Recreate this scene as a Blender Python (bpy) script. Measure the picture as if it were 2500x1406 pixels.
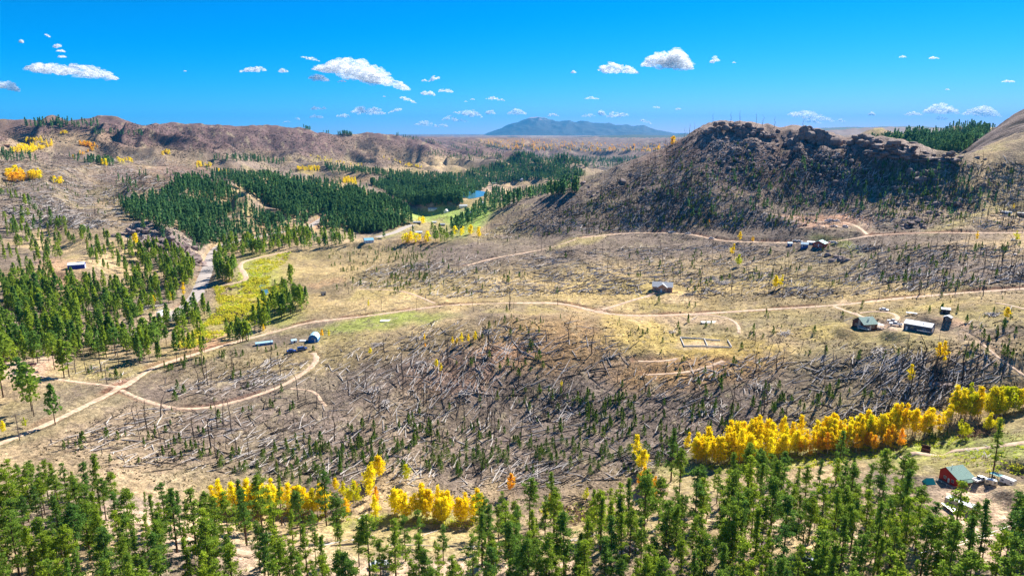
import bpy, math, random
import numpy as np
from mathutils import Vector
R = math.radians
rng = np.random.default_rng(7)
random.seed(7)
for o in list(bpy.data.objects): bpy.data.objects.remove(o)
scene = bpy.context.scene
COL = scene.collection

# ------------------------------------------------------------------ camera, sky, sun, exposure
CAMZ = 118.0                       # metres above the creek
PITCH = R(12.8)
FPX = 1668.0                       # focal length in photo pixels (2500 px wide)
cam = bpy.data.cameras.new('camera'); camo = bpy.data.objects.new('camera', cam); COL.objects.link(camo)
cam.sensor_width = 36; cam.lens = 36*FPX/2500
cam.clip_start = 1; cam.clip_end = 200000
camo.location = (0, 0, CAMZ); camo.rotation_euler = (R(90)-PITCH, 0, 0)
scene.camera = camo
SUN_AZ = R(38); SUN_EL = R(41)     # to the right of the view, ahead
world = bpy.data.worlds.new('World'); scene.world = world; world.use_nodes = True
nt = world.node_tree; nt.nodes.clear()
sky = nt.nodes.new('ShaderNodeTexSky'); sky.sky_type = 'NISHITA'; sky.sun_disc = False
sky.sun_elevation = SUN_EL; sky.sun_rotation = SUN_AZ; sky.altitude = 2500
sky.air_density = 1.0; sky.dust_density = 0.2; sky.ozone_density = 2.0
def wn(op, *v):
    q = nt.nodes.new('ShaderNodeMath'); q.operation = op
    for i, x in enumerate(v):
        if isinstance(x, (int, float)): q.inputs[i].default_value = x
        else: nt.links.new(x, q.inputs[i])
    return q.outputs[0]
sep = nt.nodes.new('ShaderNodeSeparateColor'); nt.links.new(sky.outputs[0], sep.inputs[0]); K = .03
# deep blue grade: the sky's red held back, green and blue curved darker overhead
red = wn('MULTIPLY', wn('POWER', wn('MAXIMUM', wn('SUBTRACT', wn('MULTIPLY', sep.outputs[0], K), .09), .0), 2.0), 15.0)
grn = wn('MULTIPLY', wn('POWER', wn('MULTIPLY', sep.outputs[1], K), 1.1), 3.0)
blu = wn('MULTIPLY', wn('POWER', wn('MULTIPLY', sep.outputs[2], K/.21), 1.15), 1.0)
cmb = nt.nodes.new('ShaderNodeCombineColor'); nt.links.new(red, cmb.inputs[0]); nt.links.new(grn, cmb.inputs[1]); nt.links.new(blu, cmb.inputs[2])
bg = nt.nodes.new('ShaderNodeBackground'); bg.inputs['Strength'].default_value = 0.5
ow = nt.nodes.new('ShaderNodeOutputWorld')
nt.links.new(cmb.outputs[0], bg.inputs['Color']); nt.links.new(bg.outputs[0], ow.inputs[0])
sun = bpy.data.lights.new('sun', 'SUN'); sun.energy = 5.0; sun.angle = R(0.5); sun.color = (1.0, 0.93, 0.82)
suno = bpy.data.objects.new('sun', sun); COL.objects.link(suno)
sd = Vector((math.sin(SUN_AZ)*math.cos(SUN_EL), math.cos(SUN_AZ)*math.cos(SUN_EL), math.sin(SUN_EL)))
suno.rotation_euler = sd.to_track_quat('Z', 'Y').to_euler(); suno.location = (0, 0, 900)
vs = scene.view_settings; vs.view_transform = 'Standard'; vs.look = 'None'; vs.gamma = 1; vs.exposure = 1.1; vs.use_curve_mapping = False
scene.cycles.max_bounces = 6; scene.cycles.diffuse_bounces = 3; scene.cycles.transmission_bounces = 5
scene.cycles.transparent_max_bounces = 24; scene.cycles.volume_bounces = 0; scene.cycles.glossy_bounces = 1

# ------------------------------------------------------------------ pixel <-> ray
cP, sP = math.cos(PITCH), math.sin(PITCH)
def pix2ang(px, py):
    """photo pixel -> azimuth (rad, right +) and tan(elevation)"""
    a = (np.asarray(px, float)-1250)/FPX; b = (703-np.asarray(py, float))/FPX
    x = a; y = cP + b*sP; z = -sP + b*cP
    return np.arctan2(x, y), z/np.hypot(x, y)
def world2pix(x, y, z):
    z = z-CAMZ; d = y*cP - z*sP; u = y*sP + z*cP
    d = np.where(d < 1, 1, d)
    return 1250+FPX*x/d, 703-FPX*u/d

# ------------------------------------------------------------------ noise
def _hash(ix, iy, s):
    h = (ix.astype(np.int64)*374761393 + iy.astype(np.int64)*668265263 + s*1442695041) & 0x7fffffff
    h = ((h ^ (h >> 13))*1274126177) & 0x7fffffff
    return ((h ^ (h >> 16)) & 0xffff)/65535.0
def vnoise(x, y, s=0):
    ix = np.floor(x); iy = np.floor(y); fx = x-ix; fy = y-iy
    fx = fx*fx*fx*(fx*(fx*6-15)+10); fy = fy*fy*fy*(fy*(fy*6-15)+10)
    ix = ix.astype(np.int64); iy = iy.astype(np.int64)
    a = _hash(ix, iy, s); b = _hash(ix+1, iy, s); c = _hash(ix, iy+1, s); d = _hash(ix+1, iy+1, s)
    return (a+(b-a)*fx + (c-a)*fy + (a-b-c+d)*fx*fy)*2-1
def fbm(x, y, s=0, o=4):
    t = 0; a = 1; n = 0
    for i in range(o):
        t = t + a*vnoise(x*2**i+17.3*i, y*2**i-9.1*i, s+i); n += a; a *= .5
    return t/n*1.6
def sstep(a, b, x):
    t = np.clip((x-a)/(b-a), 0, 1); return t*t*(3-2*t)

# ------------------------------------------------------------------ terrain: ground lines read as (photo px, py, horizontal distance m)
LINES = [
 [(-900,2300,66),(0,2350,68),(1250,2400,70),(2500,2300,68),(3400,2300,66)],
 [(-900,1450,140),(0,1440,150),(600,1420,135),(1250,1406,132),(1900,1400,133),(2500,1400,138),(3400,1400,150)],
 [(-900,1000,300),(0,1085,248),(250,1150,215),(530,1235,190),(900,1268,178),(1250,1262,176),(1500,1215,186),(1680,1125,212),(1900,1112,217),(2150,1090,225),(2350,1050,235),(2500,985,255),(3400,900,300)],
 [(-900,960,330),(0,985,285),(300,985,270),(600,1060,235),(900,1090,222),(1250,1060,228),(1600,1010,238),(2000,980,245),(2300,950,252),(2500,900,270),(3400,850,320)],
 [(-900,900,360),(0,905,320),(200,895,322),(400,885,325),(600,860,325),(800,850,312),(1000,810,308),(1150,778,303),(1250,770,303),(1470,778,303),(1560,800,300),(1700,838,292),(1850,850,288),(2000,842,287),(2250,820,285),(2500,860,277),(3400,800,330)],
 [(-900,850,400),(0,850,360),(200,870,350),(380,815,385),(500,800,395),(620,812,372),(800,800,350),(940,772,352),(1080,745,360),(1250,738,356),(1420,748,350),(1600,770,338),(1800,762,340),(2050,744,345),(2250,722,352),(2500,702,366),(3400,660,420)],
 [(-900,700,560),(0,735,470),(200,700,490),(350,735,440),(470,720,455),(560,720,445),(650,705,452),(760,710,430),(1000,670,450),(1250,655,440),(1420,665,430),(1620,700,395),(1800,690,400),(2000,660,415),(2200,640,425),(2500,620,440),(3400,580,500)],
 [(-900,600,620),(0,640,560),(190,654,525),(330,660,540),(430,650,535),(500,650,530),(560,640,540),(640,625,560),(760,620,570),(900,605,600),(1060,592,600),(1200,590,570),(1400,585,545),(1700,578,525),(1900,590,500),(2000,583,505),(2140,572,510),(2500,565,515),(3400,540,560)],
 [(-900,520,760),(0,560,660),(120,590,640),(250,545,650),(340,535,655),(420,545,650),(480,600,610),(540,602,620),(620,583,640),(720,562,680),(900,590,650),(1000,575,690),(1110,568,640),(1180,540,650),(1260,500,665),(1340,482,660),(1400,470,655),(1470,465,640),(1560,460,630),(1700,460,620),(1900,470,610),(2100,480,600),(2300,480,600),(2500,470,610),(3400,470,660)],
 [(-900,440,900),(0,480,800),(200,500,780),(300,505,780),(420,520,760),(520,560,720),(620,555,740),(740,545,760),(860,560,770),(1000,568,760),(1090,568,760),(1160,548,760),(1250,520,760),(1340,490,750),(1400,462,748),(1450,424,752),(1520,395,756),(1580,372,760),(1640,350,764),(1690,326,768),(1725,303,770),(1750,296,770),(1800,297,770),(1860,305,768),(1910,316,765),(1960,314,760),(2010,316,755),(2060,338,745),(2110,330,740),(2160,340,730),(2240,352,720),(2300,374,710),(2350,376,700),(2420,352,720),(2500,330,730),(3400,280,800)],
 [(-900,400,1050),(0,420,960),(100,425,950),(230,430,930),(320,425,930),(420,425,930),(500,428,940),(560,428,950),(700,434,950),(800,448,945),(860,460,940),(940,488,930),(990,512,900),(1030,540,900),(1120,520,980),(1200,505,1000),(1300,500,1000),(1400,485,1000),(1480,480,1000),(1560,480,1000),(1700,420,1000),(1900,400,960),(2100,400,940),(2300,400,900),(2350,374,830),(2400,336,860),(2440,304,880),(2500,264,900),(2600,215,920),(3400,180,950)],
 [(-900,370,1300),(0,366,1250),(90,376,1250),(160,384,1250),(240,388,1250),(380,398,1250),(520,412,1250),(700,425,1250),(860,446,1230),(960,460,1220),(1050,475,1230),(1120,480,1250),(1200,468,1300),(1300,462,1340),(1450,455,1340),(1560,450,1340),(1900,420,1250),(2150,400,1200),(2250,375,1200),(2350,370,1150),(2500,360,1200),(3400,340,1250)],
 [(-900,345,1500),(0,342,1480),(150,340,1500),(300,350,1550),(500,378,1650),(650,395,1700),(800,410,1750),(950,425,1750),(1100,440,1800),(1250,445,1780),(1400,432,1800),(1560,430,1800),(1900,400,1600),(2120,340,1500),(2220,312,1450),(2300,302,1450),(2400,300,1450),(2500,295,1450),(3400,280,1450)],
 [(-900,330,1800),(0,328,1900),(150,318,1900),(300,322,1950),(450,345,2100),(600,360,2200),(700,372,2250),(850,385,2300),(1000,405,2300),(1150,412,2300),(1250,395,2500),(1350,408,2400),(1450,420,2400),(1560,420,2500),(1900,380,2500),(2300,340,2200),(2500,340,2200),(3400,330,2200)],
 [(-900,305,2200),(-100,318,2200),(0,312,2250),(60,303,2250),(100,299,2250),(170,303,2250),(235,302,2280),(262,294,2300),(290,292,2300),(320,297,2320),(350,304,2350),(420,306,2400),(480,304,2450),(560,303,2500),(640,309,2550),(700,308,2600),(745,312,2650),(790,321,2700),(850,330,2750),(880,329,2750),(905,324,2750),(930,322,2750),(960,326,2750),(1000,337,2800),(1060,352,2800),(1150,372,2800),(1230,388,2900),(1320,394,3200),(1400,400,3200),(1500,402,3200),(1600,400,3200),(1900,370,3200),(2500,340,3200),(3400,330,3200)],
 [(-900,335,4200),(0,335,4200),(500,345,4200),(900,350,4200),(1000,352,4200),(1100,358,4200),(1250,374,4200),(1400,385,4200),(1600,375,4200),(2500,345,4200),(3400,340,4200)],
 [(-900,330,6500),(0,330,6500),(700,333,6500),(960,333,6500),(1050,336,6500),(1200,337,6500),(1300,339,6500),(1420,345,6500),(1500,347,6500),(1600,342,6500),(1750,338,6500),(2050,330,6500),(2500,335,6500),(3400,333,6500)],
 [(-900,345,9000),(3400,345,9000)],
 [(-900,340,14000),(3400,340,14000)],
 [(-900,331,32000),(3400,331,32000)],
]
def smooth_rows(a, k):
    ker = np.exp(-0.5*(np.arange(-3*k, 3*k+1)/k)**2); ker /= ker.sum()
    p = np.pad(a, 3*k, mode='edge'); return np.convolve(p, ker, 'valid')
az_f = np.concatenate([np.arange(-75, -42, .6), np.arange(-42, 42.001, .12), np.arange(42.6, 75.1, .6)])
AZ = np.radians(az_f)
azu = np.radians(np.arange(-76, 76.001, .12))
r_f = np.concatenate([np.exp(np.arange(math.log(66), math.log(7000), .0052)), np.exp(np.arange(math.log(7000), math.log(32000), .03))[1:], [32000]])
LR = np.log(r_f)
KR = []; KZ = []
for ln in LINES:
    ln = np.array(ln, float)
    a, t = pix2ang(ln[:, 0], ln[:, 1])
    o = np.argsort(a)
    rr = smooth_rows(np.interp(azu, a[o], np.log(ln[o, 2])), 5)
    tt = smooth_rows(np.interp(azu, a[o], t[o]), 3)
    KR.append(np.interp(AZ, azu, rr)); KZ.append(np.interp(AZ, azu, tt)*np.exp(np.interp(AZ, azu, rr)))
KR = np.array(KR); KZ = np.array(KZ)
for k in range(1, len(KR)): KR[k] = np.maximum(KR[k], KR[k-1]+.012)
def pchip(x, y, xi):
    h = np.diff(x); d = np.diff(y)/h; m = np.zeros_like(y)
    w1 = 2*h[1:]+h[:-1]; w2 = h[1:]+2*h[:-1]
    ok = d[1:]*d[:-1] > 0
    with np.errstate(divide='ignore', invalid='ignore'):
        m[1:-1] = np.where(ok, (w1+w2)/(w1/d[:-1]+w2/d[1:]), 0)
    m[0] = d[0]; m[-1] = d[-1]
    i = np.clip(np.searchsorted(x, xi)-1, 0, len(x)-2)
    t = (xi-x[i])/h[i]
    return (2*t**3-3*t**2+1)*y[i]+(t**3-2*t**2+t)*h[i]*m[i]+(-2*t**3+3*t**2)*y[i+1]+(t**3-t**2)*h[i]*m[i+1]
Z = np.empty((len(AZ), len(LR)))
for j in range(len(AZ)): Z[j] = pchip(KR[:, j], KZ[:, j], LR)
AG, RG = np.meshgrid(AZ, r_f, indexing='ij')
X = RG*np.sin(AG); Y = RG*np.cos(AG)
# relief at every scale, larger far away
def relief(X, Y, RG):
    wx = X+18*vnoise(X/90, Y/90, 91); wy = Y+18*vnoise(X/90, Y/90, 92)
    n = 0
    for lam, amp, lo in ((900,46,2600),(480,24,1400),(260,20,850),(190,15,1500),(130,7.5,420),(62,2.3,200),(30,1.1,60),(14,.5,50),(6.5,.26,40),(2.7,.13,30)):
        w = sstep(lo*.6, lo*1.5, RG)*np.clip(RG/700+.35, 0, 1.5)
        w = w*np.where(RG > lam*60+900, 0.7, 1)
        if lam >= 130: w = w*DAMP
        if lam >= 480: w = w*(1-.7*sstep(3000, 4000, RG)*sstep(-.3, -.15, AG))
        v = vnoise(wx/lam, wy/lam, int(lam))
        if lam >= 130: v = .45-1.7*np.abs(v)          # valleys and spurs
        n = n+w*amp*v*(1+1.6*sstep(1300, 2200, RG) if lam <= 62 else 1)
    return n
LG = np.log(RG); DAMP = (1-.85*np.exp(-((LG-KR[14][:, None])/.11)**2))*(1-.8*np.exp(-((LG-KR[9][:, None])/.12)**2))*(1-.7*np.exp(-((LG-KR[10][:, None])/.07)**2))*(1-.88*np.exp(-((LG-KR[16][:, None])/.22)**2))
Z = Z + relief(X, Y, RG)*(1-sstep(7000, 14000, RG)) + sstep(7000, 9000, RG)*8*fbm(X/3000, Y/3000, 5)
def inpoly(px, py, poly):
    c = np.zeros(len(px), bool); n = len(poly)
    for i in range(n):
        x0, y0 = poly[i]; x1, y1 = poly[(i+1) % n]
        if y0 == y1: continue
        m = ((y0 > py) != (y1 > py)) & (px < (x1-x0)*(py-y0)/(y1-y0)+x0); c ^= m
    return c
def spurs(k0, k1, freq, slant, amp, seed, a0, a1):
    """folds running down a hill front, between two ground lines"""
    u = (LG-KR[k0][:, None])/np.maximum(KR[k1]-KR[k0], .05)[:, None]; w = np.where((u > 0) & (u < 1), np.sin(np.clip(u, 0, 1)*math.pi)**.8, 0)*sstep(a0-.05, a0+.05, AG)*(1-sstep(a1-.05, a1+.05, AG))
    p = AG*freq+LG*slant+.5*vnoise(AG*freq*.7, LG*6, seed+5); n = .55-1.5*np.abs(vnoise(p, LG*2.2, seed))-.5*np.abs(vnoise(p*2.7, LG*5, seed+1))
    return w*np.minimum(n, .32)*amp*RG
Z += spurs(12, 14, 24, -6, .0085, 301, -.62, .05)+spurs(15, 16, 34, 6, .004, 311, -.3, .5)+spurs(8, 11, 13, -4, .013, 321, -1.2, -.18)+spurs(7, 9, 16, -3, .010, 331, .12, 1.0)
PXg, PYg = world2pix(X, Y, Z+CAMZ)
# rough rock where the granite breaks out: crest of the right-hand hill, bluff on the left, dome on the far right
def blob(px, py, cx, cy, rx, ry, ang=0.0, soft=.35):
    c, s = math.cos(R(ang)), math.sin(R(ang)); dx = px-cx; dy = py-cy
    d = np.sqrt(((dx*c+dy*s)/rx)**2+((-dx*s+dy*c)/ry)**2)
    return 1-sstep(1-soft, 1+soft, d)
crag = np.maximum.reduce([blob(PXg, PYg, 1790, 330, 110, 45), blob(PXg, PYg, 1985, 335, 75, 45), blob(PXg, PYg, 2190, 360, 120, 40, 8)])
crag *= (RG > 560)*(RG < 860)
rk = np.abs(vnoise(X/16, Y/16, 51))+.5*np.abs(vnoise(X/7, Y/7, 52))
Z += crag*(5.0*(rk-.55))
bluff = blob(PXg, PYg, 385, 585, 75, 38, 15)*(RG > 540)*(RG < 760)
Z += bluff*(9*(np.abs(vnoise(X/26, Y/26, 53))+.5*np.abs(vnoise(X/9, Y/9, 54)))-5)
ia = lambda a: np.interp(a, AZ, np.arange(len(AZ)))
ir = lambda l: np.interp(l, LR, np.arange(len(LR)))
def hgt(x, y):
    """terrain height (world z) by bilinear lookup"""
    x = np.asarray(x, float); y = np.asarray(y, float)
    u = np.clip(ia(np.arctan2(x, y)), 0, len(AZ)-1.001); v = np.clip(ir(np.log(np.maximum(np.hypot(x, y), 1))), 0, len(LR)-1.001)
    i = u.astype(int); j = v.astype(int); fu = u-i; fv = v-j
    return CAMZ+(Z[i, j]*(1-fu)*(1-fv)+Z[i+1, j]*fu*(1-fv)+Z[i, j+1]*(1-fu)*fv+Z[i+1, j+1]*fu*fv)
def ground_at(px, py, rmin=70):
    """world x,y,z where the ray through a photo pixel meets the ground (nan where it meets none)"""
    px = np.atleast_1d(np.asarray(px, float)); py = np.atleast_1d(np.asarray(py, float))
    a, t = pix2ang(px, py)
    u = np.clip(ia(a), 0, len(AZ)-1.001); i = u.astype(int); fu = (u-i)[:, None]
    rm = np.broadcast_to(np.asarray(rmin, float), px.shape)
    out = np.full((len(px), 3), np.nan)
    for s in range(0, len(px), 2000):
        e = slice(s, s+2000)
        zc = Z[i[e]]*(1-fu[e])+Z[i[e]+1]*fu[e]
        g = zc-t[e][:, None]*r_f[None]
        hit = (g >= 0) & (r_f[None] > rm[e][:, None])
        k = hit.argmax(1); ok = hit.any(1) & (k > 0)
        kk = np.maximum(k, 1); n = np.arange(len(kk))
        g0 = g[n, kk-1]; g1 = g[n, kk]
        f = np.where(g1-g0 > 1e-9, np.clip(-g0/(g1-g0+1e-12), 0, 1), 0)
        r = r_f[kk-1]*(1-f)+r_f[kk]*f
        x = r*np.sin(a[e]); y = r*np.cos(a[e])
        q = np.stack([x, y, hgt(x, y)], 1); q[~ok] = np.nan
        out[e] = q
    return out
def G(px, py, rmin=70): return ground_at([px], [py], rmin)[0]

# ------------------------------------------------------------------ roads and building pads cut into the hillside
ROADS = [  # name, width m, cut (m of bank), colour key, pixels
 ('paved', 8.5, .5, [(322,822),(352,802),(403,778),(444,755),(478,724),(492,690),(505,660),(516,625),(533,602),(560,592),(614,581),(680,568),(717,561),(755,554),(782,536),(800,528)]),
 ('paved', 9, .3, [(915,580),(968,566),(985,556),(1030,543),(1075,528),(1108,516),(1128,505),(1140,497)]),
 ('dirt', 6, .3, [(526,698),(574,691),(597,686),(603,678),(595,664),(586,652),(590,641),(612,633),(650,624),(717,612)]),
 ('dirt', 5.0, 1.6, [(-60,1100),(40,1062),(116,1031),(191,994),(240,970),(290,946),(328,925),(352,905),(375,891),(425,877),(471,862),(520,848),(560,836),(610,822),(669,808),(705,797),(751,785),(785,780),(850,774),(925,766),(1010,752),(1069,745),(1130,740),(1205,739),(1290,737),(1362,735),(1410,746),(1445,756),(1479,763),(1530,768),(1600,768),(1670,765),(1760,760),(1850,754),(1933,749),(2035,743),(2100,737),(2155,729),(2275,718),(2380,710),(2500,701),(2700,690)]),
 ('dirt', 3.6, 1.0, [(290,946),(312,960),(358,977),(410,994),(460,996),(512,994),(580,977),(635,960),(683,942),(715,925),(734,912),(758,896),(772,881),(774,867),(761,857)]),
 ('dirt', 2.6, .5, [(700,946),(735,950),(772,953),(778,970),(785,983),(802,994)]),
 ('dirt', 3.4, .3, [(290,946),(273,942),(212,934),(154,929),(90,916),(0,905),(-60,900)]),
 ('dirt', 3.2, .7, [(861,705),(920,706),(977,707),(1014,719),(1045,733),(1069,742)]),
 ('dirt', 4.5, .5, [(1460,757),(1495,749),(1515,741),(1548,731),(1581,722),(1610,717),(1650,716)]),
 ('dirt', 4.4, 1.8, [(2700,562),(2500,566),(2400,566),(2275,566),(2200,568),(2138,571),(2095,578),(2053,587),(1975,592),(1899,590),(1830,589),(1762,587),(1728,579),(1694,571),(1660,568),(1600,567),(1547,566),(1480,572),(1410,579)]),
 ('dirt', 4.0, 1.2, [(1410,581),(1342,605),(1275,617),(1206,629),(1170,638),(1130,650)]),
 ('dirt', 4.0, 2.8, [(2120,571),(2108,560),(2097,551),(2080,543),(2063,539),(2030,538),(2000,538),(1962,538)]),
 ('dirt', 3.4, 1.2, [(2085,558),(2060,553),(2030,551),(1990,551),(1940,556)]),
 ('dirt', 3.8, .3, [(2030,744),(2055,756),(2090,766),(2112,776),(2140,784),(2165,789)]),
 ('dirt', 3.2, .2, [(2090,766),(2120,760),(2155,760),(2185,765),(2197,775),(2180,786)]),
 ('dirt', 2.6, .4, [(1660,770),(1710,768),(1762,770),(1797,783),(1806,800),(1803,818)]),
 ('dirt', 3.6, .3, [(2190,1120),(2223,1110),(2265,1106),(2309,1101),(2370,1096),(2430,1089),(2500,1080),(2640,1060)]),
 ('dirt', 2.4, .5, [(2387,828),(2408,846),(2428,865),(2460,888),(2493,910),(2520,930)]),
 ('dirt', 2.6, .3, [(2428,739),(2460,744),(2497,753),(2540,762)]),
 ('dirt', 3.0, 1.6, [(1552,878),(1590,879),(1630,877),(1655,871)]),
 ('dirt', 3.2, 1.4, [(1570,912),(1620,910),(1680,905),(1730,892),(1770,876)]),
 ('dirt', 3.2, .9, [(1870,520),(1925,530),(1965,532)]),
 ('dirt', 3.0, .2, [(270,1262),(330,1275),(400,1284),(455,1296),(500,1315),(560,1345),(640,1360)]),
 ('dirt', 4.5, .2, [(850,1400),(1000,1388),(1150,1392),(1300,1396),(1420,1375)]),
 ('dirt', 3.4, .2, [(2310,1210),(2350,1270),(2390,1300),(2440,1330),(2500,1360)]),
 ('dirt', 3.4, .2, [(2080,1300),(2130,1345),(2150,1400)]),
]
def densify(P, step):
    out = [P[0]]
    for a, b in zip(P[:-1], P[1:]):
        n = max(1, int(np.hypot(*(b-a)[:2])/step))
        for k in range(1, n+1): out.append(a+(b-a)*k/n)
    return np.array(out)
def catmull(P, n=6):
    P = [np.array(p, float) for p in P]; Q = [2*P[0]-P[1]]+P+[2*P[-1]-P[-2]]; o = []
    for i in range(1, len(Q)-2):
        for t in np.arange(n)/n:
            o.append(.5*(2*Q[i]+(Q[i+1]-Q[i-1])*t+(2*Q[i-1]-5*Q[i]+4*Q[i+1]-Q[i+2])*t*t+(3*Q[i]-Q[i-1]-3*Q[i+1]+Q[i+2])*t**3))
    return np.array(o+[P[-1]])
road_lines = []
for kind, w, cut, P in ROADS:
    if kind == 'dirt': w *= .64; cut *= .75
    P = catmull(P); W = ground_at(P[:, 0], P[:, 1], 120); W = W[~np.isnan(W[:, 0])]
    keep = [0]
    for i in range(1, len(W)):
        if np.hypot(*(W[i]-W[keep[-1]])[:2]) < 45: keep.append(i)
    W = densify(W[keep], 2.0)
    k = 4 if len(W) > 30 else 2
    for c in range(3): W[:, c] = smooth_rows(W[:, c], k) if len(W) > 6*k else W[:, c]
    road_lines.append([kind, w, cut, W])
bankmask = np.zeros_like(Z); roadm = np.zeros_like(Z)
def cutroad(kind, w, cut, W):
    global Z, bankmask, roadm
    w2 = w/2; reach = w2+5+cut*2.5
    a = np.arctan2(W[:, 0], W[:, 1]); r = np.hypot(W[:, 0], W[:, 1])
    D = np.full(Z.shape, 1e9); H = np.zeros(Z.shape)
    for p in range(len(W)):
        da = (reach+2)/r[p]
        i0 = max(0, np.searchsorted(AZ, a[p]-da)); i1 = np.searchsorted(AZ, a[p]+da)
        j0 = np.searchsorted(r_f, r[p]-reach-2); j1 = np.searchsorted(r_f, r[p]+reach+2)
        sl = (slice(i0, i1), slice(j0, j1))
        d = np.hypot(X[sl]-W[p, 0], Y[sl]-W[p, 1]); m = d < D[sl]
        D[sl] = np.where(m, d, D[sl]); H[sl] = np.where(m, W[p, 2]-CAMZ, H[sl])
    m = D < reach
    t = np.where(m, 1-sstep(w2+.5, w2+1.5+cut*.7, D), 0)
    hh = H-cut*.55
    dz = Z-hh
    Z = Z*(1-t)+hh*t
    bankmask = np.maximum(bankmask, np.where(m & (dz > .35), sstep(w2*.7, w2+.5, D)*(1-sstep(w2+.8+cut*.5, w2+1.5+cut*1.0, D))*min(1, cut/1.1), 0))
    roadm = np.maximum(roadm, np.where(m, 1-sstep(w2+.2, w2+1.6, D), 0))
    W[:, 2] = W[:, 2]-cut*.55
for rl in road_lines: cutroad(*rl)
def pad(px, py, rad, soft=5, dz=0, rmin=120):
    global Z
    p = G(px, py, rmin); d = np.hypot(X-p[0], Y-p[1])
    t = 1-sstep(rad, rad+soft, d); Z = Z*(1-t)+(p[2]-CAMZ+dz)*t
for q in ((1148,477,55,40,-1.0,900),(644,700,6,4,-.3),(596,786,5,3,-.3)): pad(*q)
for q in ((2112,802,8),(2243,805,9),(2312,775,6,4),(1617,708,9),(1720,840,11,4),(1990,596,7),(768,828,6,4),(645,840,7,4),(190,655,11),(2332,1172,8),(2455,1178,7,4),(2350,1238,8,4),(2260,1098,4,3),(900,590,10),(2475,522,8,4),(393,775,6,4)): pad(*q)
PXg, PYg = world2pix(X, Y, Z+CAMZ)

# ------------------------------------------------------------------ ground colour: soil, grass and rock where each lies
dxw = 14*vnoise(X/(RG*.03), Y/(RG*.03), 61)+6*vnoise(X/(RG*.01), Y/(RG*.01), 62)
dyw = 8*vnoise(X/(RG*.03), Y/(RG*.03), 63)+4*vnoise(X/(RG*.01), Y/(RG*.01), 64)
PXn = PXg+dxw; PYn = PYg+dyw
gz = np.gradient(Z, axis=1)/np.gradient(RG, axis=1)
C = np.empty(Z.shape+(3,), np.float32)
SAND = np.array((.47,.345,.19)); ASH = np.array((.185,.145,.12)); GRASS = np.array((.33,.27,.115)); PURP = np.array((.15,.095,.088))
REDS = np.array((.52,.29,.185)); PINK = np.array((.60,.43,.31)); GREEN = np.array((.27,.32,.06)); GOLD = np.array((.50,.37,.10)); ORNG = np.array((.42,.24,.08)); LITT = np.array((.165,.125,.10)); ROCK = np.array((.30,.235,.21))
def mixc(m, col): C[:] = C*(1-m[..., None])+np.asarray(col, np.float32)*m[..., None]
C[:] = SAND
n1 = fbm(X/(26+RG*.03), Y/(26+RG*.03), 71, 3); n2 = fbm(X/(8+RG*.01), Y/(8+RG*.01), 72, 4); n3 = fbm(X/(2.2+RG*.004), Y/(2.2+RG*.004), 73, 4)
mixc(sstep(-.35, .4, n1+.35*n2+.1)*.85, ASH)
mixc(sstep(.1, .6, fbm(X/40, Y/40, 75, 3)+.25*n2)*.75, GRASS)
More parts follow.
